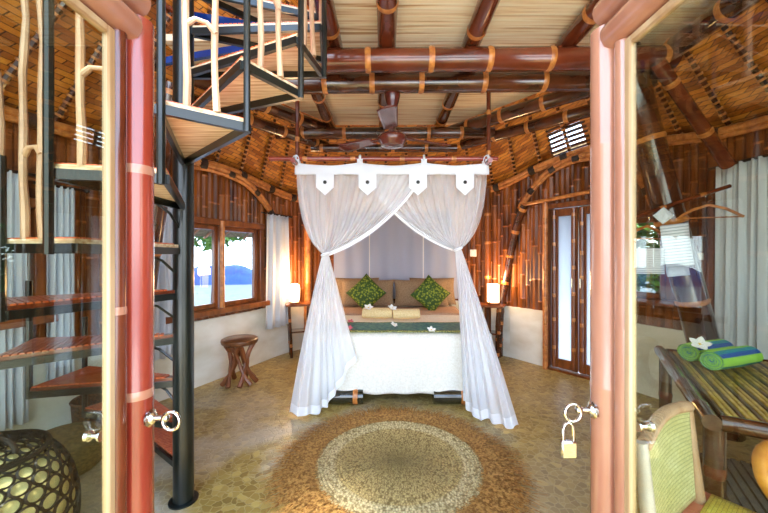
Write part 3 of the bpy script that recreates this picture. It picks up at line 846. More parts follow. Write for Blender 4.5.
def handle(root, x, y, z, side):
    R = Matrix.Rotation(PI/2*side, 3, 'Y')
    h = MB(); h.lathe([(.0, 0), (.021, .0), (.021, .004), (.015, .007), (.013, .012), (.007, .016), (.006, .03), (.010, .033), (.011, .040), (.007, .046), (0, .048)], (x+.035*side, y, z), 20, R=R)
    h.build('handle_plate', M['chrome'], root)
    r = MB(); c = V((x+(.035+.040)*side, y-.004, z-.004))
    r.tube([c+V((side*.018+.020*math.cos(a), .008*math.sin(a)*0-.004, .022*math.sin(a))) for a in [2*PI*k/24 for k in range(24)]], .0042, 8, closed=True)
    r.build('ring_pull', M['chrome'], root)
    k = MB(); k.lathe([(0, 0), (.012, 0), (.012, .004), (.006, .008), (.006, .02), (.012, .026), (.012, .034), (0, .038)], (x-.02*side, y-.075, z-.005), 16, R=Matrix.Rotation(-PI/2*side, 3, 'Y'))
    k.build('back_knob', M['chrome'], root)
handle(dl, XL, YL-.005, .953, 1); handle(dr, XR, YR-.005, .957, -1)
# padlock hanging from the right ring pull
pc = V((XR-.106, YR-.015, .862))
pl = thing('padlock', (pc.x, pc.y, pc.z-.022), 'silver padlock hanging from the ring handle of the right glass door', 'padlock')
t = MB(); t.box(pc, (.040, .016, .044), bev=.004); t.build('lock_body', M['chrome'], pl)
t = MB(); t.tube([pc+V((-.013, 0, .02)), pc+V((-.013, 0, .05)), pc+V((-.009, 0, .062)), pc+V((0, 0, .067)), pc+V((.009, 0, .062)), pc+V((.013, 0, .05)), pc+V((.013, 0, .02))], .0038, 8)
t.build('shackle', M['chrome'], pl)

# ------------------------------------------------------------------ bed
BX = .14
BY0, BY1 = 3.12, 5.12
BW = .84
bed = thing('canopy_bed', (BX, BY0, 0), 'wide low bed with white bedding on black blocks under the net canopy', 'bed')
t = MB(); t.box((BX, (BY0+BY1)/2+.02, .2), (BW*2-.1, BY1-BY0-.1, .12), bev=.01); t.build('base', M['beam'], bed)
for x in (-.36, .62):
    for y in (BY0-.03, BY1-.45):
        t = MB(); t.bamboo([(x-.17, y+.04, .07), (x+.17, y+.04, .07)], .068, gap=.26, seg=18, off=.27); t.build('foot', [M['foot'], M['ringgold']], bed)
for x in (-.36, .62):
    t = MB(); t.box((x, BY0+.75, .10), (.12, 1.3, .06)); t.build('bearer', M['beam'], bed)
# bed cover falling over the foot end
mb = MB()
def cover(u, v):
    x = lerp(-BW, BW, u)
    y = None
        # v: 0 at hem in front, 1 at head
    if v < .3:
        k = v/.3; z = lerp(.10, .572, k); y = BY0-.012 - .012*math.sin(u*38)*(1-k)**2 - .006*math.sin(u*17+1)*(1-k)
    elif v < .4:
        a = (v-.3)/.1*PI/2; z = .572+.065*math.sin(a); y = BY0-.012+.075*(1-math.cos(a))
    else:
        k = (v-.4)/.6; z = .637+.004*math.sin(k*23+u*5); y = BY0+.063+k*(BY1-BY0-.07)
    ex = abs(u-.5)*2
    if ex > .94 and v > .3: z -= (ex-.94)/.06*.03
    return (BX+x, y, z)
mb.grid(cover, 60, 60)
# sides
for sgn in (-1, 1):
    mb.grid(lambda u, v, sgn=sgn: (BX+sgn*(BW+.01*math.sin(u*40)*v), lerp(BY0-.01, BY1, u), lerp(.64, .12, v)), 40, 6)
mb.build('bed_cover', M['sheet'], bed, solid=.008)
t = MB(); t.box((BX, (BY0+BY1)/2+.02, .43), (BW*2-.06, BY1-BY0-.06, .34), bev=.05); t.build('mattress', M['sheet'], bed)
# turned-back beige blanket at the head half
t = MB()
def bl(u, v):
    x = lerp(-BW*.99, BW*.99, u); y = lerp(4.12, 4.72, v)
    z = .652+.006*math.sin(u*9+v*6)
    if v < .06: z -= .012*(1-v/.06)
    return (BX+x, y, z)
t.grid(bl, 40, 20); t.build('beige_sheet', M['beige'], bed, solid=.01)['label'] = 'beige folded sheet'
# headboard
t = MB(); t.box((BX, 5.17, .62), (1.74, .05, .7), bev=.01); t.build('headboard', M['beam'], bed)

# runner across the foot
t = MB()
def rn(u, v): return (BX+lerp(-.84, .84, u), lerp(3.15, 3.60, v), .654+.002*math.sin(u*30))
t.grid(rn, 60, 16, mfn=lambda i, j: 1 if j in (0, 1, 15) else 0)
rr = t.build('bed_runner', [M['runner'], M['runner_edge']], solid=.008); tag(rr, 'teal brocade runner with olive edging lying across the foot of the bed', 'bed runner')

def pillow(mb, w, h, th, R, c, m=0, pinch=.12, n=18):
    def f(sign):
        def g(u, v):
            x = 2*u-1; y = 2*v-1
            e = max(0, (1-abs(x)**3))**.5*max(0, (1-abs(y)**3))**.5
            k = 1-pinch*(abs(x)**2*(1-abs(y)**2)*0+ (1-abs(y)**2)*abs(x)**4*.5) ; k2 = 1-pinch*((1-abs(x)**2)*abs(y)**4*.5)
            return V(c)+R @ V((x*w/2*k, y*h/2*k2, sign*th/2*e))
        return g
    mb.grid(f(1), n, n, m); 
    b0 = len(mb.f); mb.grid(f(-1), n, n, m)
    for i in range(b0, len(mb.f)): mb.f[i] = mb.f[i][::-1]
def add_pillow(name, c, w, h, th, tilt, roll, m, label, group=None, yaw=0, cat='pillow'):
    R = Matrix.Rotation(yaw, 3, 'Z') @ Matrix.Rotation(tilt, 3, 'X') @ Matrix.Rotation(roll, 3, 'Z')
    t = MB(); pillow(t, w, h, th, R, c)
    o = t.build(name, M[m]); return tag(o, label, cat, group)
T = math.radians(68)
add_pillow('pillow', (BX-.37, 4.72, .845), .75, .39, .17, T, 0, 'pillow', 'brown linen pillow propped behind the left green cushion', 'brown pillows at the head of the bed')
add_pillow('pillow', (BX+.37, 4.72, .845), .75, .39, .17, T, 0, 'pillow', 'brown linen pillow propped behind the right green cushion', 'brown pillows at the head of the bed')
add_pillow('pillow', (BX-.54, 4.93, .85), .66, .41, .15, T, 0, 'pillow', 'brown pillow at the back left, mostly hidden behind the front one', 'brown pillows at the head of the bed')
add_pillow('pillow', (BX+.56, 4.93, .85), .66, .41, .15, T, 0, 'pillow', 'brown pillow at the back right, mostly hidden behind the front one', 'brown pillows at the head of the bed')
add_pillow('green_cushion', (-.235, 4.48, .872), .38, .38, .13, math.radians(70), PI/4, 'green', 'green leafy cushion set on its corner, left one on the bed', None, cat='cushion')
add_pillow('green_cushion', (.61, 4.48, .856), .38, .38, .13, math.radians(70), PI/4+.05, 'green', 'green leafy cushion set on its corner, right one on the bed', None, cat='cushion')

def roll(mb, c, d, L, r, m=0, turns=3):
    d = V(d).normalized(); side = d.cross(V((0, 0, 1))).normalized(); up = V((0, 0, 1)); c = V(c)
    n = 24
    def f(u, v):
        a = 2*PI*u; k = 1-.04*abs(2*v-1)**4
        rr = r*k*(1+.02*math.sin(a*3+v*9))
        return c+d*(v-.5)*L+side*rr*math.cos(a)*1.08+up*rr*math.sin(a)*.94
    mb.grid(f, n, 12, m, closeu=True, uvs=True)
    for e in (-1, 1):   # spiral ends
        P = []
        for k in range(40):
            q = k/39; a = q*turns*2*PI; rr = r*(.12+.82*q)
            P.append(c+d*e*L*.5+side*rr*math.cos(a)*1.05+up*rr*math.sin(a)*.92)
        mb.tube(P, r*.085, 6, m=m)
        b = len(mb.v); mb.v.append(c+d*e*L*.48)
        for k in range(n):
            a = 2*PI*k/n; mb.v.append(c+d*e*L*.48+side*r*.94*math.cos(a)*1.05+up*r*.94*math.sin(a)*.92)
        for k in range(n): mb.face((b, b+1+k, b+1+(k+1) % n), m)
t = MB(); roll(t, (-.075, 3.80, .722), (1, -.05, 0), .32, .062)
tag(t.build('rolled_towel', M['towel_beige']), 'beige rolled towel on the bed, left one with two flowers beside', 'towel', 'beige towels on the bed')
t = MB(); roll(t, (.245, 3.77, .717), (1, .03, 0), .29, .058)
tag(t.build('rolled_towel', M['towel_beige']), 'beige rolled towel on the bed, right one', 'towel', 'beige towels on the bed')

def flower(name, c, r, label, m='white', tilt=0.5, yaw=0):
    R = Matrix.Rotation(yaw, 3, 'Z') @ Matrix.Rotation(tilt, 3, 'X')
    root = thing(name, c, label, 'flower')
    t = MB()
    for k in range(5):
        A = rotz(2*PI*k/5)
        def f(u, v):
            w = math.sin(PI*min(1, (v*.92+.08)))**.7*.36
            return V(c)+R @ (A @ V((v*r, (u-.5)*w*r*2, r*(.10+.22*v*v+.25*(u-.5)**2))))
        t.grid(f, 4, 6, 0)
    t.build('petals', M[m], root, solid=.002)
    h = MB(); h.lathe([(0, 0), (r*.16, .0), (r*.2, r*.12), (0, r*.2)], V(c)+R @ V((0, 0, r*.02)), 8, R=R); h.build('flower_center', M['yellow'], root)
flower('frangipani', (-.17, 3.74, .786), .055, 'white frangipani flower on the left end of the rolled towel')
flower('frangipani', (.09, 3.73, .782), .055, 'white frangipani flower on the middle of the rolled towels', yaw=.6)
flower('frangipani', (.10, 3.40, .663), .045, 'white frangipani flower lying in the middle of the teal runner', yaw=1)
flower('frangipani', (.44, 3.18, .663), .045, 'white frangipani flower on the front edge of the teal runner, right', yaw=.3)
flower('pink_petal', (-.355, 3.64, .652), .035, 'pink petals on the sheet at the left, just behind the runner', 'pink')
flower('pink_petal', (-.33, 3.26, .663), .035, 'pink flower on the left end of the teal runner', 'pink')

# ------------------------------------------------------------------ canopy
CL, CR, CY, CT = -.775, .905, 3.02, 2.215
BL, BR_ = -.72, .985
BYc = 5.12
can = thing('bed_canopy', (BX-.07, CY, 2.2), 'reddish bamboo pole frame hanging over the bed that carries the net', 'canopy frame')
for nm, a, b in (('front_pole', (CL-.24, CY, CT), (CR+.1, CY, CT)), ('side_pole', (CL, CY-.12, CT-.045), (BL, BYc+.05, CT-.045)), ('side_pole', (CR, CY-.12, CT-.045), (BR_, BYc+.05, CT-.045)), ('rear_pole', (BL-.15, BYc, CT), (BR_+.12, BYc, CT))):
    t = MB(); t.bamboo([a, b], .021, gap=.45, seg=12); t.build(nm, [M['door_red'], M['arch']], can)
for x, z in ((CL, 2.85), (CR+.03, 2.85)):
    t = MB(); t.bamboo([(x, CY+.03, CT-.03), (x, CY+.03, z)], .019, gap=.42, seg=10); t.build('hanging_pole', [M['beam_red'], M['ringgold']], can)
for x in (CL, CR):
    t = MB()
    for k in range(5):
        t.tube([V((x+.03*math.cos(a)*1.0, CY-.0+.03*math.sin(a)*0+.012*k-.024, CT-.02+.045*math.sin(a))) for a in [2*PI*j/12 for j in range(12)]], .004, 5, closed=True)
    t.build('lashing', M['hem'], can)

net = thing('bed_net', (BX-.07, CY, 0), 'white sheer mosquito net draped from the canopy frame and tied back at both sides', 'bed net')
NZ = 2.155
# valance: a band with scooped top hung by loops
def val_x(u): return lerp(CL+.0, CR+.01, u)
mb = MB()
def val(u, v):
    k = (u*3) % 1.0 if u < 1 else 1
    sag = .035*math.sin(PI*k)**.6 if 0 < k < 1 else 0
    ztop = CT-.03-sag; zb = CT-.145
    return (val_x(u)+.02*math.sin(v*2)*(u-.5), CY-.022+.006*math.sin(u*40), lerp(ztop, zb, v))
mb.grid(val, 72, 5); mb.build('valance', M['hem'], net, solid=.003)
for k in range(4):
    x = val_x(k/3)
    t = MB(); t.tube([V((x, CY+.026*math.cos(a), CT-.002+.028*math.sin(a))) for a in [2*PI*j/16 for j in range(16)]], .011, 6, closed=True)
    t.box((x, CY-.024, CT-.035), (.05, .006, .05))
    t.build('loop', M['hem'], net)
for px in (325, 367.5, 418, 465):
    x = (px-384)/F*(CY-.03); z1_ = CT-.13; w = .078
    t = MB(); b = 0
    for y in (CY-.034, CY-.028):
        for dx, dzz in ((-w, 0), (w, 0), (w, -.13), (0, -.2), (-w, -.13)): t.v.append(V((x+dx, y, z1_+dzz)))
    t.face((4, 3, 2, 1, 0)); t.face((5, 6, 7, 8, 9))
    for k in range(5): t.face((k, (k+1) % 5, 5+(k+1) % 5, 5+k))
    tb = t.build('tab', M['hem'], net, smooth=False)
    t = MB(); t.lathe([(0, 0), (.016, 0), (.016, .004), (.010, .008), (0, .009)], (x, CY-.034, z1_-.085), 14, R=Matrix.Rotation(PI/2, 3, 'X')); t.build('button', M['black'], tb)

def bez(a, b, c, t): return a*(1-t)**2+b*2*t*(1-t)+c*t*t
KL = V(((325.5-384)/F*2.98, 2.98, CAMZ+2.5/F*2.98)); KR = V(((458-384)/F*2.98, 2.98, CAMZ+7.5/F*2.98))
def upper(T0, T1, K, folds, ph, yoff):
    def f(u, v):
        T_ = T0.lerp(T1, u); c = V((lerp(T_.x, K.x, .12+.28*u), T_.y, lerp(T_.z, K.z, .76)))
        p = bez(T_, c, K + V(((u-.5)*.05*(1 if T1.x > T0.x else -1), 0, 0)), v)
        a = .028*(1-v*.6)*min(1, v*5+.25)
        return p+V((0, yoff+a*math.sin(u*folds*2*PI+ph)+.02*math.sin(u*7+v*5+ph), .01*math.sin(u*folds*2*PI+ph+v*2)*(1-v)))
    return f
def hemm(nu):
    return lambda i, j: 1 if i >= nu-2 else 0
def hemline(mb, f):
    def g(u, v):
        p = V(f(1.0, v)); t_ = (V(f(1.0, min(1, v+.02)))-V(f(1.0, max(0, v-.02)))).normalized(); n_ = t_.cross(V((0, -1, 0))).normalized()
        return p+V((0, -.004, 0))+n_*(u-.5)*.034
    mb.grid(g, 2, 40, 1)
UF = upper(V((CL, CY, NZ)), V((.36, CY-.01, NZ-.06)), KL, 10, 0, .03)
mb = MB(); mb.grid(upper(V((CL, CY, NZ)), V((.36, CY-.01, NZ-.06)), KL, 10, 0, .03), 110, 30, mfn=hemm(110))
hemline(mb, UF)
mb.build('upper_drape', [M['net'], M['hem']], net)
UF = upper(V((CR, CY, NZ)), V((-.18, CY+.01, NZ-.06)), KR, 10, 1, .075)
mb = MB(); mb.grid(upper(V((CR, CY, NZ)), V((-.18, CY+.01, NZ-.06)), KR, 10, 1, .075), 110, 30, mfn=hemm(110))
hemline(mb, UF)
mb.build('upper_drape', [M['net'], M['hem']], net)
def lower(K, B, folds, ph, sgn):
    Bp = [V(q) for q in catmull(B, 10)]
    def f(u, v):
        i = u*(len(Bp)-1); i0 = min(int(i), len(Bp)-2); e = Bp[i0].lerp(Bp[i0+1], i-i0)
        s0 = K+V((sgn*(.5-u)*.05, 0, 0))
        mid = s0.lerp(e, .45) + V((sgn*.03*(1-u), -.02, 0))
        p = bez(s0, mid, e, v)
        a = (.014+.075*v*(1-v))*min(1, v*4+.1)
        w = math.sin(u*folds*2*PI+ph)
        return p+V((sgn*.012*w*v, a*w*.8, 0)) + V((0, 0, .012+.01*(1+math.sin(u*31))*(v**6)))
    return f
mb = MB()
fl = lower(KL, [(-.80, 2.90, .0), (-.68, 2.84, .0), (-.55, 2.92, .0), (-.47, 2.98, .06), (-.37, 3.0, .22), (-.235, 3.0, .45)], 7, .5, -1)
mb.grid(fl, 100, 40, mfn=lambda i, j: 1 if j >= 38 else 0); mb.build('lower_drape', [M['net_low'], M['hem']], net)
mb = MB()
frr = lower(KR, [(1.05, 2.68, .0), (.96, 2.64, .0), (.86, 2.76, .0), (.76, 2.80, .0), (.71, 2.94, .03), (.70, 2.99, .10)], 7, 1.5, 1)
mb.grid(frr, 100, 40, mfn=lambda i, j: 1 if j >= 38 else 0); mb.build('lower_drape', [M['net_low'], M['hem']], net)
for K in (KL, KR):   # tie bands
    t = MB(); t.tube([K+V((.032*math.cos(a), .03*math.sin(a), .012*math.cos(a))) for a in [2*PI*j/16 for j in range(16)]], .011, 8, closed=True)
    t.build('tie_band', M['hem'], net)
# side drapes gathered to the same ties, their tails hanging by the bed
for (cx, bx, K, sg) in ((CL, BL, KL, -1), (CR, BR_, KR, 1)):
    mb = MB()
    def fs(u, v, cx=cx, bx=bx, K=K, sg=sg):
        T_ = V((lerp(cx, bx, u), lerp(CY, BYc, u), NZ)); Kq = K+V((sg*.03, .07, 0))
        c = V((T_.x, lerp(T_.y, Kq.y, .25), lerp(T_.z, Kq.z, .8)))
        p = bez(T_, c, Kq, v); return p+V((.022*math.sin(u*50)*(1-v*.7), 0, 0))
    mb.grid(fs, 80, 24, mfn=lambda i, j: 0); mb.build('side_drape', [M['net'], M['hem']], net)
# back panel with pale seams, and the net top
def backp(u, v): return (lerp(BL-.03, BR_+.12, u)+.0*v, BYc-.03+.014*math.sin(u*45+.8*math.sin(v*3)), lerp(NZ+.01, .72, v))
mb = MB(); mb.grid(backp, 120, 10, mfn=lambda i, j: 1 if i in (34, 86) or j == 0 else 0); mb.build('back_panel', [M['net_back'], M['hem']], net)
mb = MB(); mb.grid(lambda u, v: (lerp(lerp(CL, CR, u), lerp(BL, BR_, u), v), lerp(CY, BYc, v), NZ+.0-.05*math.sin(PI*u)*math.sin(PI*v)), 24, 24, mfn=lambda i, j: 1 if i in (11,) else 0)
mb.build('top_panel', [M['net'], M['hem']], net)

# ------------------------------------------------------------------ ceiling fan
fc = V((.065, 2.66, 0))
fan = thing('ceiling_fan', (fc.x, fc.y, 2.2), 'dark reddish brown ceiling fan hanging below the cross beams', 'ceiling fan')
t = MB(); t.lathe([(0, 2.455), (.012, 2.456), (.02, 2.47), (.032, 2.50), (.05, 2.55), (.062, 2.60), (.062, 2.61)], (fc.x, fc.y, 0), 24); t.build('ceiling_cup', M['fan'], fan)
t = MB(); t.tube([(fc.x, fc.y, 2.33), (fc.x, fc.y, 2.47)], .011, 12); t.build('down_rod', M['fan'], fan)
t = MB(); t.lathe([(0, 2.195), (.05, 2.198), (.085, 2.21), (.10, 2.235), (.112, 2.25), (.112, 2.275), (.098, 2.295), (.06, 2.31), (.035, 2.33), (.022, 2.355), (0, 2.356)], (fc.x, fc.y, 0), 32); t.build('motor_housing', M['fan'], fan)
for k in range(3):
    a = math.radians(25+120*k); R = rotz(a)
    t = MB()
    t.bar(V((fc.x, fc.y, 2.285))+R @ V((.09, 0, 0)), V((fc.x, fc.y, 2.285))+R @ V((.2, 0, 0)), .03, .006)
    def bf(u, v):
        w = lerp(.05, .068, v)*(1 if v < .92 else math.sqrt(max(0.01, 1-((v-.92)/.08)**2)))
        y = (2*u-1)*w; return V((fc.x, fc.y, 2.285))+R @ V((.18+.36*v, y, y*.22))
    t.grid(bf, 6, 14); b = t.build('fan_blade', M['fan'], fan, solid=.006)

# ------------------------------------------------------------------ bedside shelves and lamps
def shelf(x, y, label, ang):
    root = thing('bedside_shelf', (x, y, 0), label, 'bedside table')
    R = rotz(ang); c = V((x, y, 0))
    t = MB(); t.box(c+V((0, 0, .70)), (.36, .30, .03), R, bev=.006); t.build('tabletop', M['wood'], root)
    for dx, dy in ((-.14, -.11), (.14, -.11), (-.14, .11), (.14, .11)):
        t = MB(); t.bamboo([c+R @ V((dx*.75, dy*.75, .0)), c+R @ V((dx, dy, .685))], .02, gap=.3, seg=8); t.build('leg', [M['beam'], M['ringgold']], root)
    t = MB(); t.box(c+R @ V((0, 0, .34)), (.26, .2, .02), R); t.build('lower_shelf', M['beam'], root)
shelf(-1.16, 4.66, 'dark bamboo bedside table on the left of the bed under the lamp', .35)
shelf(1.42, 4.55, 'dark bamboo bedside table on the right of the bed under the lamp', -.5)
def lamp(x, y, label, square):
    root = thing('bedside_lamp', (x, y, .715), label, 'lamp')
    t = MB()
    if square: t.box((x, y, .73), (.13, .13, .03), bev=.004)
    else: t.lathe([(.06, .715), (.065, .72), (.065, .74), (.05, .745)], (x, y, 0), 20)
    t.build('lamp_base', M['wood'], root)
    t = MB()
    if square:
        w = .06
        prof = [(w, .75), (w, .985)]
        b = 0
        for z in (.75, .985):
            for dx, dy in ((-w, -w), (w, -w), (w, w), (-w, w)): t.v.append(V((x+dx, y+dy, z)))
        for k in range(4): t.face((k, (k+1) % 4, 4+(k+1) % 4, 4+k))
    else:
        t.lathe([(.055, .75), (.066, .80), (.068, .93), (.060, .965), (.03, .985)], (x, y, 0), 24)
        t.f.pop(); t.m.pop(); t.f.pop(); t.m.pop()
    sh = t.build('lamp_shade', M['lampshade'], root, solid=.003)
    if square:
        t = MB()
        for dx, dy in ((-w, -w), (w, -w), (w, w), (-w, w)): t.box((x+dx*1.06, y+dy*1.06, .865), (.012, .012, .25))
        t.build('shade_frame', M['wood'], root)
    ld = bpy.data.lights.new('lamp_light', 'POINT'); ld.energy = 24; ld.color = (1, .60, .28); ld.shadow_soft_size = .12
    lo = bpy.data.objects.new('lamp_light', ld); C.objects.link(lo); lo.location = (x, y, 1.06)
lamp(-1.20, 4.58, 'glowing white round bedside lamp left of the bed', False)
lamp(1.44, 4.50, 'glowing white square bedside lamp right of the bed', True)
# switch plate
sp = wp(s_px(476), 1.40, .07)
R = rotz(math.atan2(tangent(s_px(476)).y, tangent(s_px(476)).x))
sw = thing('light_switch', (sp.x, sp.y, 1.36), 'white light switch plate on the bamboo wall right of the canopy', 'light switch')
t = MB(); t.box(sp, (.10, .012, .10), R, bev=.003); t.build('switch_plate', M['offwhite'], sw)
t = MB(); t.box(sp+inward(s_px(476))*.008, (.045, .008, .06), R, bev=.002); t.build('rocker', M['white'], sw)

# ------------------------------------------------------------------ root stool
sx, sy = -1.53, 3.62
stl = thing('root_stool', (sx, sy, 0), 'small round wooden stool with twisted root legs below the left window', 'stool')
t = MB(); t.lathe([(0, .425), (.15, .425), (.178, .435), (.186, .455), (.182, .478), (.165, .488), (0, .488)], (sx, sy, 0), 32); t.build('seat', M['stool'], stl)
for k in range(9):
    a = 2*PI*k/9+.2; tw = 2.2*(1 if k % 2 else -1)*.6
    P_ = []
    for j in range(8):
        v = j/7; rr = lerp(.17, .09, v) if v < .5 else lerp(.13, .12, v)
        rr = .17-.30*v+.27*v*v
        P_.append(V((sx+rr*math.cos(a+tw*v), sy+rr*math.sin(a+tw*v), .02+.41*v)))
    t = MB(); t.tube(P_, [.026, .023, .019, .021, .018, .021, .023, .025], 8); t.build('leg', M['root'], stl)

# ------------------------------------------------------------------ round raffia rug
rx, ry = .095, 2.23
rug = thing('round_rug', (rx, ry, 0), 'round woven seagrass rug with a wide shaggy raffia fringe before the bed', 'rug')
mb = MB(); NR = 27; RI = .535
def rg(u, v):
    a = 2*PI*u; r = .004+v*RI; kk = (v*NR) % 1
    return (rx+r*math.cos(a), ry+r*math.sin(a), .014+.006*abs(math.sin(PI*v*NR)))
mb.grid(rg, 120, NR*4, closeu=True, uvs=True)
b = len(mb.v)
mb.build('woven_center', M['rug'], rug)
mb = MB()
for k in range(3600):
    a = random.uniform(0, 2*PI); r0 = RI-.02+random.uniform(-.0, .10); L = random.uniform(.12, .27); da = random.gauss(0, .13)
    d = V((math.cos(a+da*2), math.sin(a+da*2), 0)); n_ = V((-d.y, d.x, 0))
    p0 = V((rx+r0*math.cos(a), ry+r0*math.sin(a), .012+random.uniform(0, .016)))
    p1 = p0+d*L*.5+V((0, 0, random.uniform(-.003, .010)))+n_*random.gauss(0, .008); p2 = p1+d*L*.5+n_*random.gauss(0, .02); p2.z = random.uniform(.003, .012)
    w = random.uniform(.0018, .0042); b = len(mb.v)
    for p, ww in ((p0, w), (p1, w), (p2, w*.4)):
        mb.v.append(p-n_*ww); mb.v.append(p+n_*ww)
    mb.face((b, b+1, b+3, b+2)); mb.face((b+2, b+3, b+5, b+4))
f_ = mb.build('fringe', M['raffia'], rug, smooth=False)
mb = MB(); mb.lathe([(RI-.03, .004), (RI+.17, .004), (RI+.17, .001)], (rx, ry, 0), 80); mb.f.pop(); mb.m.pop(); mb.f.pop(); mb.m.pop()
mb.build('fringe_base', M['raffia'], rug)

# ------------------------------------------------------------------ black basket with hexagon weave
bx, by = -1.52, 1.28
bk = thing('laundry_basket', (bx, by, 0), 'black open weave basket with pale lining in the lower left corner', 'basket')
BP = [V(q) for q in catmull([(.20, 0, 0), (.255, .13, 0), (.282, .30, 0), (.262, .46, 0), (.20, .575, 0), (.11, .635, 0), (.02, .65, 0)], 8)]
def bpos(u, v, off=0):
    i = max(0, min(.9999, v))*(len(BP)-1); i0 = int(i); p = BP[i0].lerp(BP[i0+1], i-i0)
    t_ = (BP[i0+1]-BP[i0]).normalized(); r = p.x+t_.y*off; z = p.y-t_.x*off
    return V((bx+r*math.cos(2*PI*u), by+r*math.sin(2*PI*u), z))
mb = MB(); NC, NRW = 22, 17
for j in range(NRW+1):
    for i in range(NC):
        cu = (i+.5*(j % 2))/NC; cv = (j+.3)/(NRW+.6)
        hu = .5/NC; hv = 1/(NRW+.6)/1.5
        b = len(mb.v)
        for rad, off in ((1.03, 0), (.70, .006), (.68, -.004)):
            for k in range(12):
                a = PI/6*k+PI/6
                hexr = math.cos(PI/6)/math.cos(((a) % (PI/3))-PI/6) if rad > 1 else 1.0
                q = rad*hexr
                mb.v.append(bpos(cu+hu*1.155*q*math.cos(a+PI/6*0), cv+hv*q*math.sin(a), off))
        for r_ in (0, 1):
            for k in range(12): mb.face((b+r_*12+k, b+r_*12+(k+1) % 12, b+(r_+1)*12+(k+1) % 12, b+(r_+1)*12+k))
mb.build('hexagon_weave', M['blackbasket'], bk)
mb = MB()
for v in (.02, .70, .93):
    mb = MB(); mb.tube([bpos(i/48, v, .008) for i in range(48)], .010, 6, closed=True); mb.build('hoop', M['blackbasket'], bk)
mb = MB(); mb.grid(lambda u, v: bpos(u, v, -.012), 40, 24, closeu=True); mb.build('lining', M['liner'], bk)
mb = MB(); mb.tube([V((bx+.085+.075*math.cos(a), by-.02, .625+.055*math.sin(a))) for a in [PI*j/14 for j in range(15)]], .009, 8); mb.build('handle', M['blackbasket'], bk)

# wicker bin and round floor cushion under the stairs
cx_, cy_ = -2.10, 2.52
t = MB(); t.lathe([(0, 0), (.13, 0), (.145, .05), (.160, .30), (.168, .31), (.160, .32), (.15, .31), (.13, .03), (0, .03)], (cx_, cy_, 0), 28)
tag(t.build('wicker_bin', M['wicker']), 'brown wicker bin standing against the wall under the staircase', 'bin')
cx_, cy_ = -2.03, 2.17
t = MB(); t.lathe([(0, 0), (.17, 0), (.21, .04), (.22, .11), (.21, .18), (.17, .22), (.1, .232), (0, .23)], (cx_, cy_, 0), 36)
tag(t.build('floor_pouf', M['olive']), 'round olive seagrass pouf on the floor in front of the wicker bin', 'pouf')

# ------------------------------------------------------------------ desk
D0 = V((1.24, 1.30, 0)); U = V((.52, .854, 0)).normalized(); Vv = V((.854, -.52, 0)).normalized(); DL, DW, DH = 1.08, .62, .76
RD = Matrix((Vv, U, V((0, 0, 1)))).transposed()
def dp(a, b, z): return D0+Vv*a+U*b+V((0, 0, z))
desk = thing('desk', dp(DW/2, DL/2, 0), 'dark bamboo desk with slatted top behind the right glass door', 'desk')
for nm, a, b in (('edge_pole', dp(0, -.03, DH-.03), dp(0, DL+.05, DH-.03)), ('edge_pole', dp(DW, 0, DH-.03), dp(DW, DL, DH-.03)), ('edge_pole', dp(.03, 0, DH-.035), dp(DW-.03, 0, DH-.035)), ('edge_pole', dp(.03, DL, DH-.035), dp(DW-.03, DL, DH-.035))):
    t = MB(); t.bamboo([a, b], .030, gap=.33, seg=14); t.build(nm, [M['deskdark'], M['beam_red']], desk)
t = MB(); ns = 30
for k in range(ns):
    a0 = .035+(DW-.07)*(k+.5)/ns
    t.bar(dp(a0, .03, DH-.018), dp(a0, DL-.03, DH-.018), (DW-.07)/ns*.82, .016, m=0 if k % 3 else 1, bev=.003)
t.box(dp(DW/2, DL/2, DH-.032), (DW-.05, DL-.05, .008), RD, m=1)
t.build('slatted_top', [M['deskslat'], M['deskgap']], desk)
for a, b in ((.02, .03), (DW-.02, .03), (.02, DL-.03), (DW-.02, DL-.03)):
    t = MB(); t.bamboo([dp(a, b, 0), dp(a, b, DH-.05)], .034, gap=.3, seg=14); t.build('leg', [M['deskdark'], M['beam_red']], desk)
t = MB(); t.box(dp(DW/2, DL/2, .13), (DW-.05, DL-.05, .025), RD)
for k in range(14): t.bar(dp(.04+(DW-.08)*k/13, .03, .146), dp(.04+(DW-.08)*k/13, DL-.03, .146), .022, .012)
t.build('lower_shelf', M['deskdark'], desk)
# towels on the desk
dA = V((.93, .32, 0))
t = MB(); roll(t, V((1.86, 1.83, DH+.048)), dA, .34, .053)
tag(t.build('striped_towel', M['towel_stripe']), 'rolled towel with lime green and teal stripes on the desk, front one', 'towel', 'striped towels on the desk')
t = MB(); roll(t, V((1.87, 1.98, DH+.048)), dA, .32, .053)
tag(t.build('striped_towel', M['towel_stripe']), 'rolled towel with green and blue stripes on the desk, behind the front one', 'towel', 'striped towels on the desk')
flower('frangipani', (1.72, 1.86, DH+.108), .05, 'white frangipani flower on the striped towels on the desk', yaw=-.5, tilt=.6)

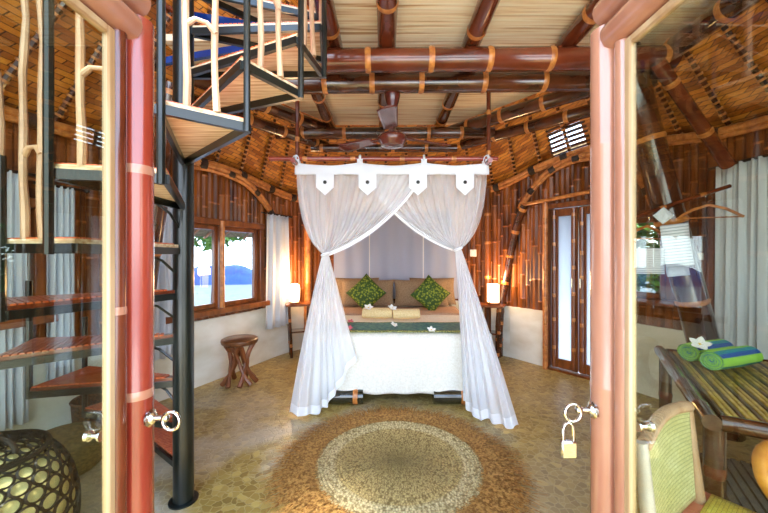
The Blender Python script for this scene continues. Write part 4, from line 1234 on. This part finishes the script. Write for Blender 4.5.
# ------------------------------------------------------------------ chair
ch = thing('wicker_chair', (1.05, 1.0, 0), 'chair with cream woven back and pink painted wooden frame beside the desk', 'chair')
A = V((.775, 1.015, 0)); B = V((1.125, 1.265, 0)); e = (B-A).normalized(); f = V((e.y, -e.x, 0)); CW = (B-A).length
def cp(a, d, z): return A+e*a+f*d+V((0, 0, z))
mb = MB()
def backf(u, v):
    a = u*CW; d = .02*(1-v)-.012*math.sin(PI*u); z = lerp(.47, .79+.025*math.sin(PI*u), v)
    return cp(a, d, z)
mb.grid(backf, 24, 16, uvs=True)
for k in list(mb.uv): mb.uv[k] = tuple((p*.45, q*.36) for p, q in mb.uv[k])
bo = mb.build('backrest', M['weave'], ch, solid=.012)
t = MB()
for k in range(24):   # wrapped edge along the top
    u = k/23; p = backf(u, 1.0)+V((0, 0, .004)); d = (V(backf(min(1, u+.02), 1))-V(backf(max(0, u-.02), 1))).normalized(); nn = f
    t.tube([p+d*(.004*math.cos(a)*0)+nn*.014*math.cos(a)+V((0, 0, .014*math.sin(a)))+d*.004*math.sin(a) for a in [2*PI*j/10 for j in range(10)]], .0065, 6, closed=True)
t.build('wrapped_edge', M['stick'], ch)
for a in (-.012, CW+.012):
    t = MB(); t.tube([cp(a, -.04, 0), cp(a, .03, .44), cp(a, .01, .62), cp(a, -.005, .80)], [.018, .022, .02, .017], 10); t.build('leg', [M['palewood'] if a < 0 else M['stick']], ch)
for a in (-.012, CW+.05):
    t = MB(); t.tube([cp(a, .44, 0), cp(a, .43, .64)], [.018, .021], 10); t.build('leg', M['pinkwood'], ch)
t = MB(); t.box(cp(CW/2+.04, .23, .43), (CW+.14, .46, .05), Matrix((e, -f, V((0, 0, 1)))).transposed(), bev=.01); t.build('seat_frame', M['pinkwood'], ch)
mb = MB(); mb.grid(lambda u, v: cp(lerp(.07, CW+.08, u), lerp(.05, .43, v), .462-.012*math.sin(PI*u)*math.sin(PI*v)), 20, 20, uvs=True)
for k in list(mb.uv): mb.uv[k] = tuple((p*.5, q*.45) for p, q in mb.uv[k])
mb.build('seat', M['weave_seat'], ch, solid=.01)
P_ = catmull([tuple(cp(.47, .43, .44)), tuple(cp(.44, .25, .54)), tuple(cp(.425, .185, .65)), tuple(cp(.43, .22, .75)), tuple(cp(.47, .44, .79))], 6)
t = MB(); t.tube([V(q) for q in P_], .02, 10); t.build('armrest', M['armwood'], ch)

# ------------------------------------------------------------------ papers, hangers and small plate at the leaning post
def flat(name, px, py, w, h, d, rot, label, m='paper', cat='paper'):
    c = pt(px, py, d); R = Matrix.Rotation(-.35, 3, 'Z') @ Matrix.Rotation(rot, 3, 'Y')
    t = MB(); t.grid(lambda u, v: c+R @ V(((u-.5)*w, .006*math.sin(3*v), (v-.5)*h)), 4, 6, uvs=True)
    o = t.build(name, M[m], solid=.0015); return tag(o, label, cat)
flat('note_sheet', 677, 245, .16, .29, 2.34, -.12, 'tall tilted printed sheet fixed to the leaning post')
flat('note_sheet', 649, 261, .18, .18, 2.37, 0, 'square printed sheet hanging in front of the right window')
flat('note_sheet', 678, 271, .13, .07, 2.37, -.12, 'small printed slip below the tall sheet on the leaning post')
flat('note_sheet', 663.5, 215.5, .085, .085, 2.32, -.75, 'small square tag turned on its corner at the top of the papers')
t = MB(); c = wp(s_px(703), 1.35, .06); t.box(c, (.055, .012, .06), rotz(math.atan2(tangent(s_px(703)).y, tangent(s_px(703)).x)), bev=.003)
tag(t.build('switch_plate', M['offwhite']), 'small cream switch plate on the bamboo wall behind the leaning post', 'switch')
def hanger(px, py, d, w, label, yaw):
    c = pt(px, py, d); R = rotz(yaw); root = thing('clothes_hanger', c, label, 'hanger')
    t = MB(); t.tube([c+R @ V(q) for q in ((-w/2, 0, -.09), (-w*.25, 0, -.03), (0, 0, .0), (w*.25, 0, -.03), (w/2, 0, -.09))], .010, 8)
    t.tube([c+R @ V((-w/2, 0, -.09)), c+R @ V((w/2, 0, -.09))], .005, 6); t.build('shoulder_bar', M['arch'], root)
    t = MB(); t.tube([c+R @ V((.0, 0, 0)), c+R @ V((0, 0, .03))]+[c+R @ V((.022*math.cos(a)+.0, 0, .052+.022*math.sin(a))) for a in [-PI/2+PI*1.4*k/8 for k in range(9)]], .003, 6); t.build('hook', M['chrome'], root)
hanger(709, 205, 2.44, .38, 'thin wooden clothes hanger to the right of the leaning post', -.35)
hanger(647, 226, 2.44, .34, 'dark clothes hanger in front of the right window', .2)
t = MB(); t.bamboo([pt(632, 218, 2.46), pt(676, 203, 2.45), pt(730, 186, 2.43)], .014, gap=.3, seg=8)
tag(t.build('clothes_rail', [M['beam_red'], M['ringgold']]), 'thin bamboo clothes rail crossing the leaning post', 'rail')

# ------------------------------------------------------------------ outside
t = MB(); t.box((0, -4.3, -.08), (9, 5.6, .14)); tag(t.build('floor_bounce_slab', M['bounce_slab'], smooth=False), kind='structure')  # unseen pale slab added behind the camera, bounces sun up to the ceiling
t = MB(); t.box((0, 2.5, -.2), (60, 60, .1)); tag(t.build('ground', M['sand'], smooth=False), kind='structure')
# eaves
mb = MB(); mb.grid(lambda u, v: (lambda s: wp(s, lerp(at(s).z+.10, lerp(1.45, 1.85, min(1, s/STOT*1.6)), v), -.08-1.2*v))(lerp(.3, STOT-.3, u)), 90, 6)
ev = mb.build('trim_2', M['thatch'], solid=.06); tag(ev, kind='structure')
for s in [STOT*(i+.5)/70 for i in range(2, 68)]:
    q = MB(); q.tube([wp(s, at(s).z+.04, -.1), wp(s, lerp(1.45, 1.85, min(1, s/STOT*1.6))-.05, -1.26)], .018, 6); q.build('eave_rafter', M['arch'], ev)
def tree(x, y, h, r, label, n=1200, seed=1):
    rnd = random.Random(seed)
    root = thing('garden_tree', (x, y, -.15), label, 'tree', 'trees outside the windows')
    t = MB(); t.tube([(x, y, -.15), (x+.05, y, h*.4), (x, y+.1, h*.8)], [.09, .07, .03], 8); t.build('trunk', M['bark'], root)
    m_ = MB()
    for k in range(n):
        d = V((rnd.gauss(0, 1), rnd.gauss(0, 1), rnd.gauss(0, .8))).normalized()*r*rnd.uniform(.4, 1.0)**.6
        c = V((x, y, h))+V((d.x, d.y, d.z*.9)); a = V((rnd.uniform(-1, 1), rnd.uniform(-1, 1), rnd.uniform(-.6, .6))).normalized()*rnd.uniform(.10, .2)
        bb = a.cross(V((rnd.uniform(-1, 1), rnd.uniform(-1, 1), 1))).normalized()*a.length*.3
        b = len(m_.v); m_.v += [c-a, c-bb, c+a, c+bb]; m_.face((b, b+1, b+2, b+3))
    m_.build('foliage', M['leaf'], root, smooth=False)
tree(-4.0, 8.0, 2.3, .9, 'green tree outside the left window, nearest the bed', seed=3)
tree(-6.6, 6.6, 2.2, .9, 'green tree outside the left window, behind the staircase', seed=4)
tree(4.5, 5.6, 1.8, 1.15, 'green bush outside the right window behind the papers', n=2200, seed=5)
mb = MB()
def mound(u, v):
    x = lerp(-15, -4.5, u); y = 18+2*u+(v-.5)*2.4
    return (x, y, -.15+(.85+.22*math.sin(u*14)+.1*math.sin(u*31))*math.sin(PI*v)**.6)
mb.grid(mound, 50, 14); tag(mb.build('tarpaulin_mound', M['blue']), 'long low blue heap on the sand outside the left window', 'heap')

# ------------------------------------------------------------------ world, sun, camera
w = bpy.data.worlds.new('World'); bpy.context.scene.world = w; w.use_nodes = True
nt = w.node_tree; bg = nt.nodes['Background']
tc = nt.nodes.new('ShaderNodeTexCoord'); sp_ = nt.nodes.new('ShaderNodeSeparateXYZ'); nt.links.new(tc.outputs['Generated'], sp_.inputs[0])
r = nt.nodes.new('ShaderNodeValToRGB'); el = r.color_ramp.elements
el[0].position = 0.0; el[0].color = (.86, .94, 1, 1); el[1].position = .7; el[1].color = (.40, .62, 1, 1)
nt.links.new(sp_.outputs[2], r.inputs[0]); nt.links.new(r.outputs[0], bg.inputs[0])
bg.inputs[1].default_value = 6.0
sd = bpy.data.lights.new('daylight_sun', 'SUN'); sd.energy = 14.0; sd.angle = math.radians(12); sd.color = (1, .98, .95)
so = bpy.data.objects.new('daylight_sun', sd); C.objects.link(so)
so.rotation_euler = V((.05, .18, -1)).to_track_quat('-Z', 'Y').to_euler(); so.location = (0, -4, 5)

cd = bpy.data.cameras.new('camera'); cd.lens = F/768*36; cd.sensor_width = 36; cd.clip_start = .02
co = bpy.data.objects.new('camera', cd); C.objects.link(co); co.location = (0, 0, CAMZ); co.rotation_euler = (PI/2, 0, 0)
sc = bpy.context.scene; sc.camera = co
sc.view_settings.view_transform = 'Standard'; sc.view_settings.look = 'None'; sc.view_settings.gamma = 1
sc.view_settings.exposure = 0.34; sc.view_settings.use_curve_mapping = False
sc.cycles.max_bounces = 10; sc.cycles.diffuse_bounces = 6; sc.cycles.transparent_max_bounces = 24
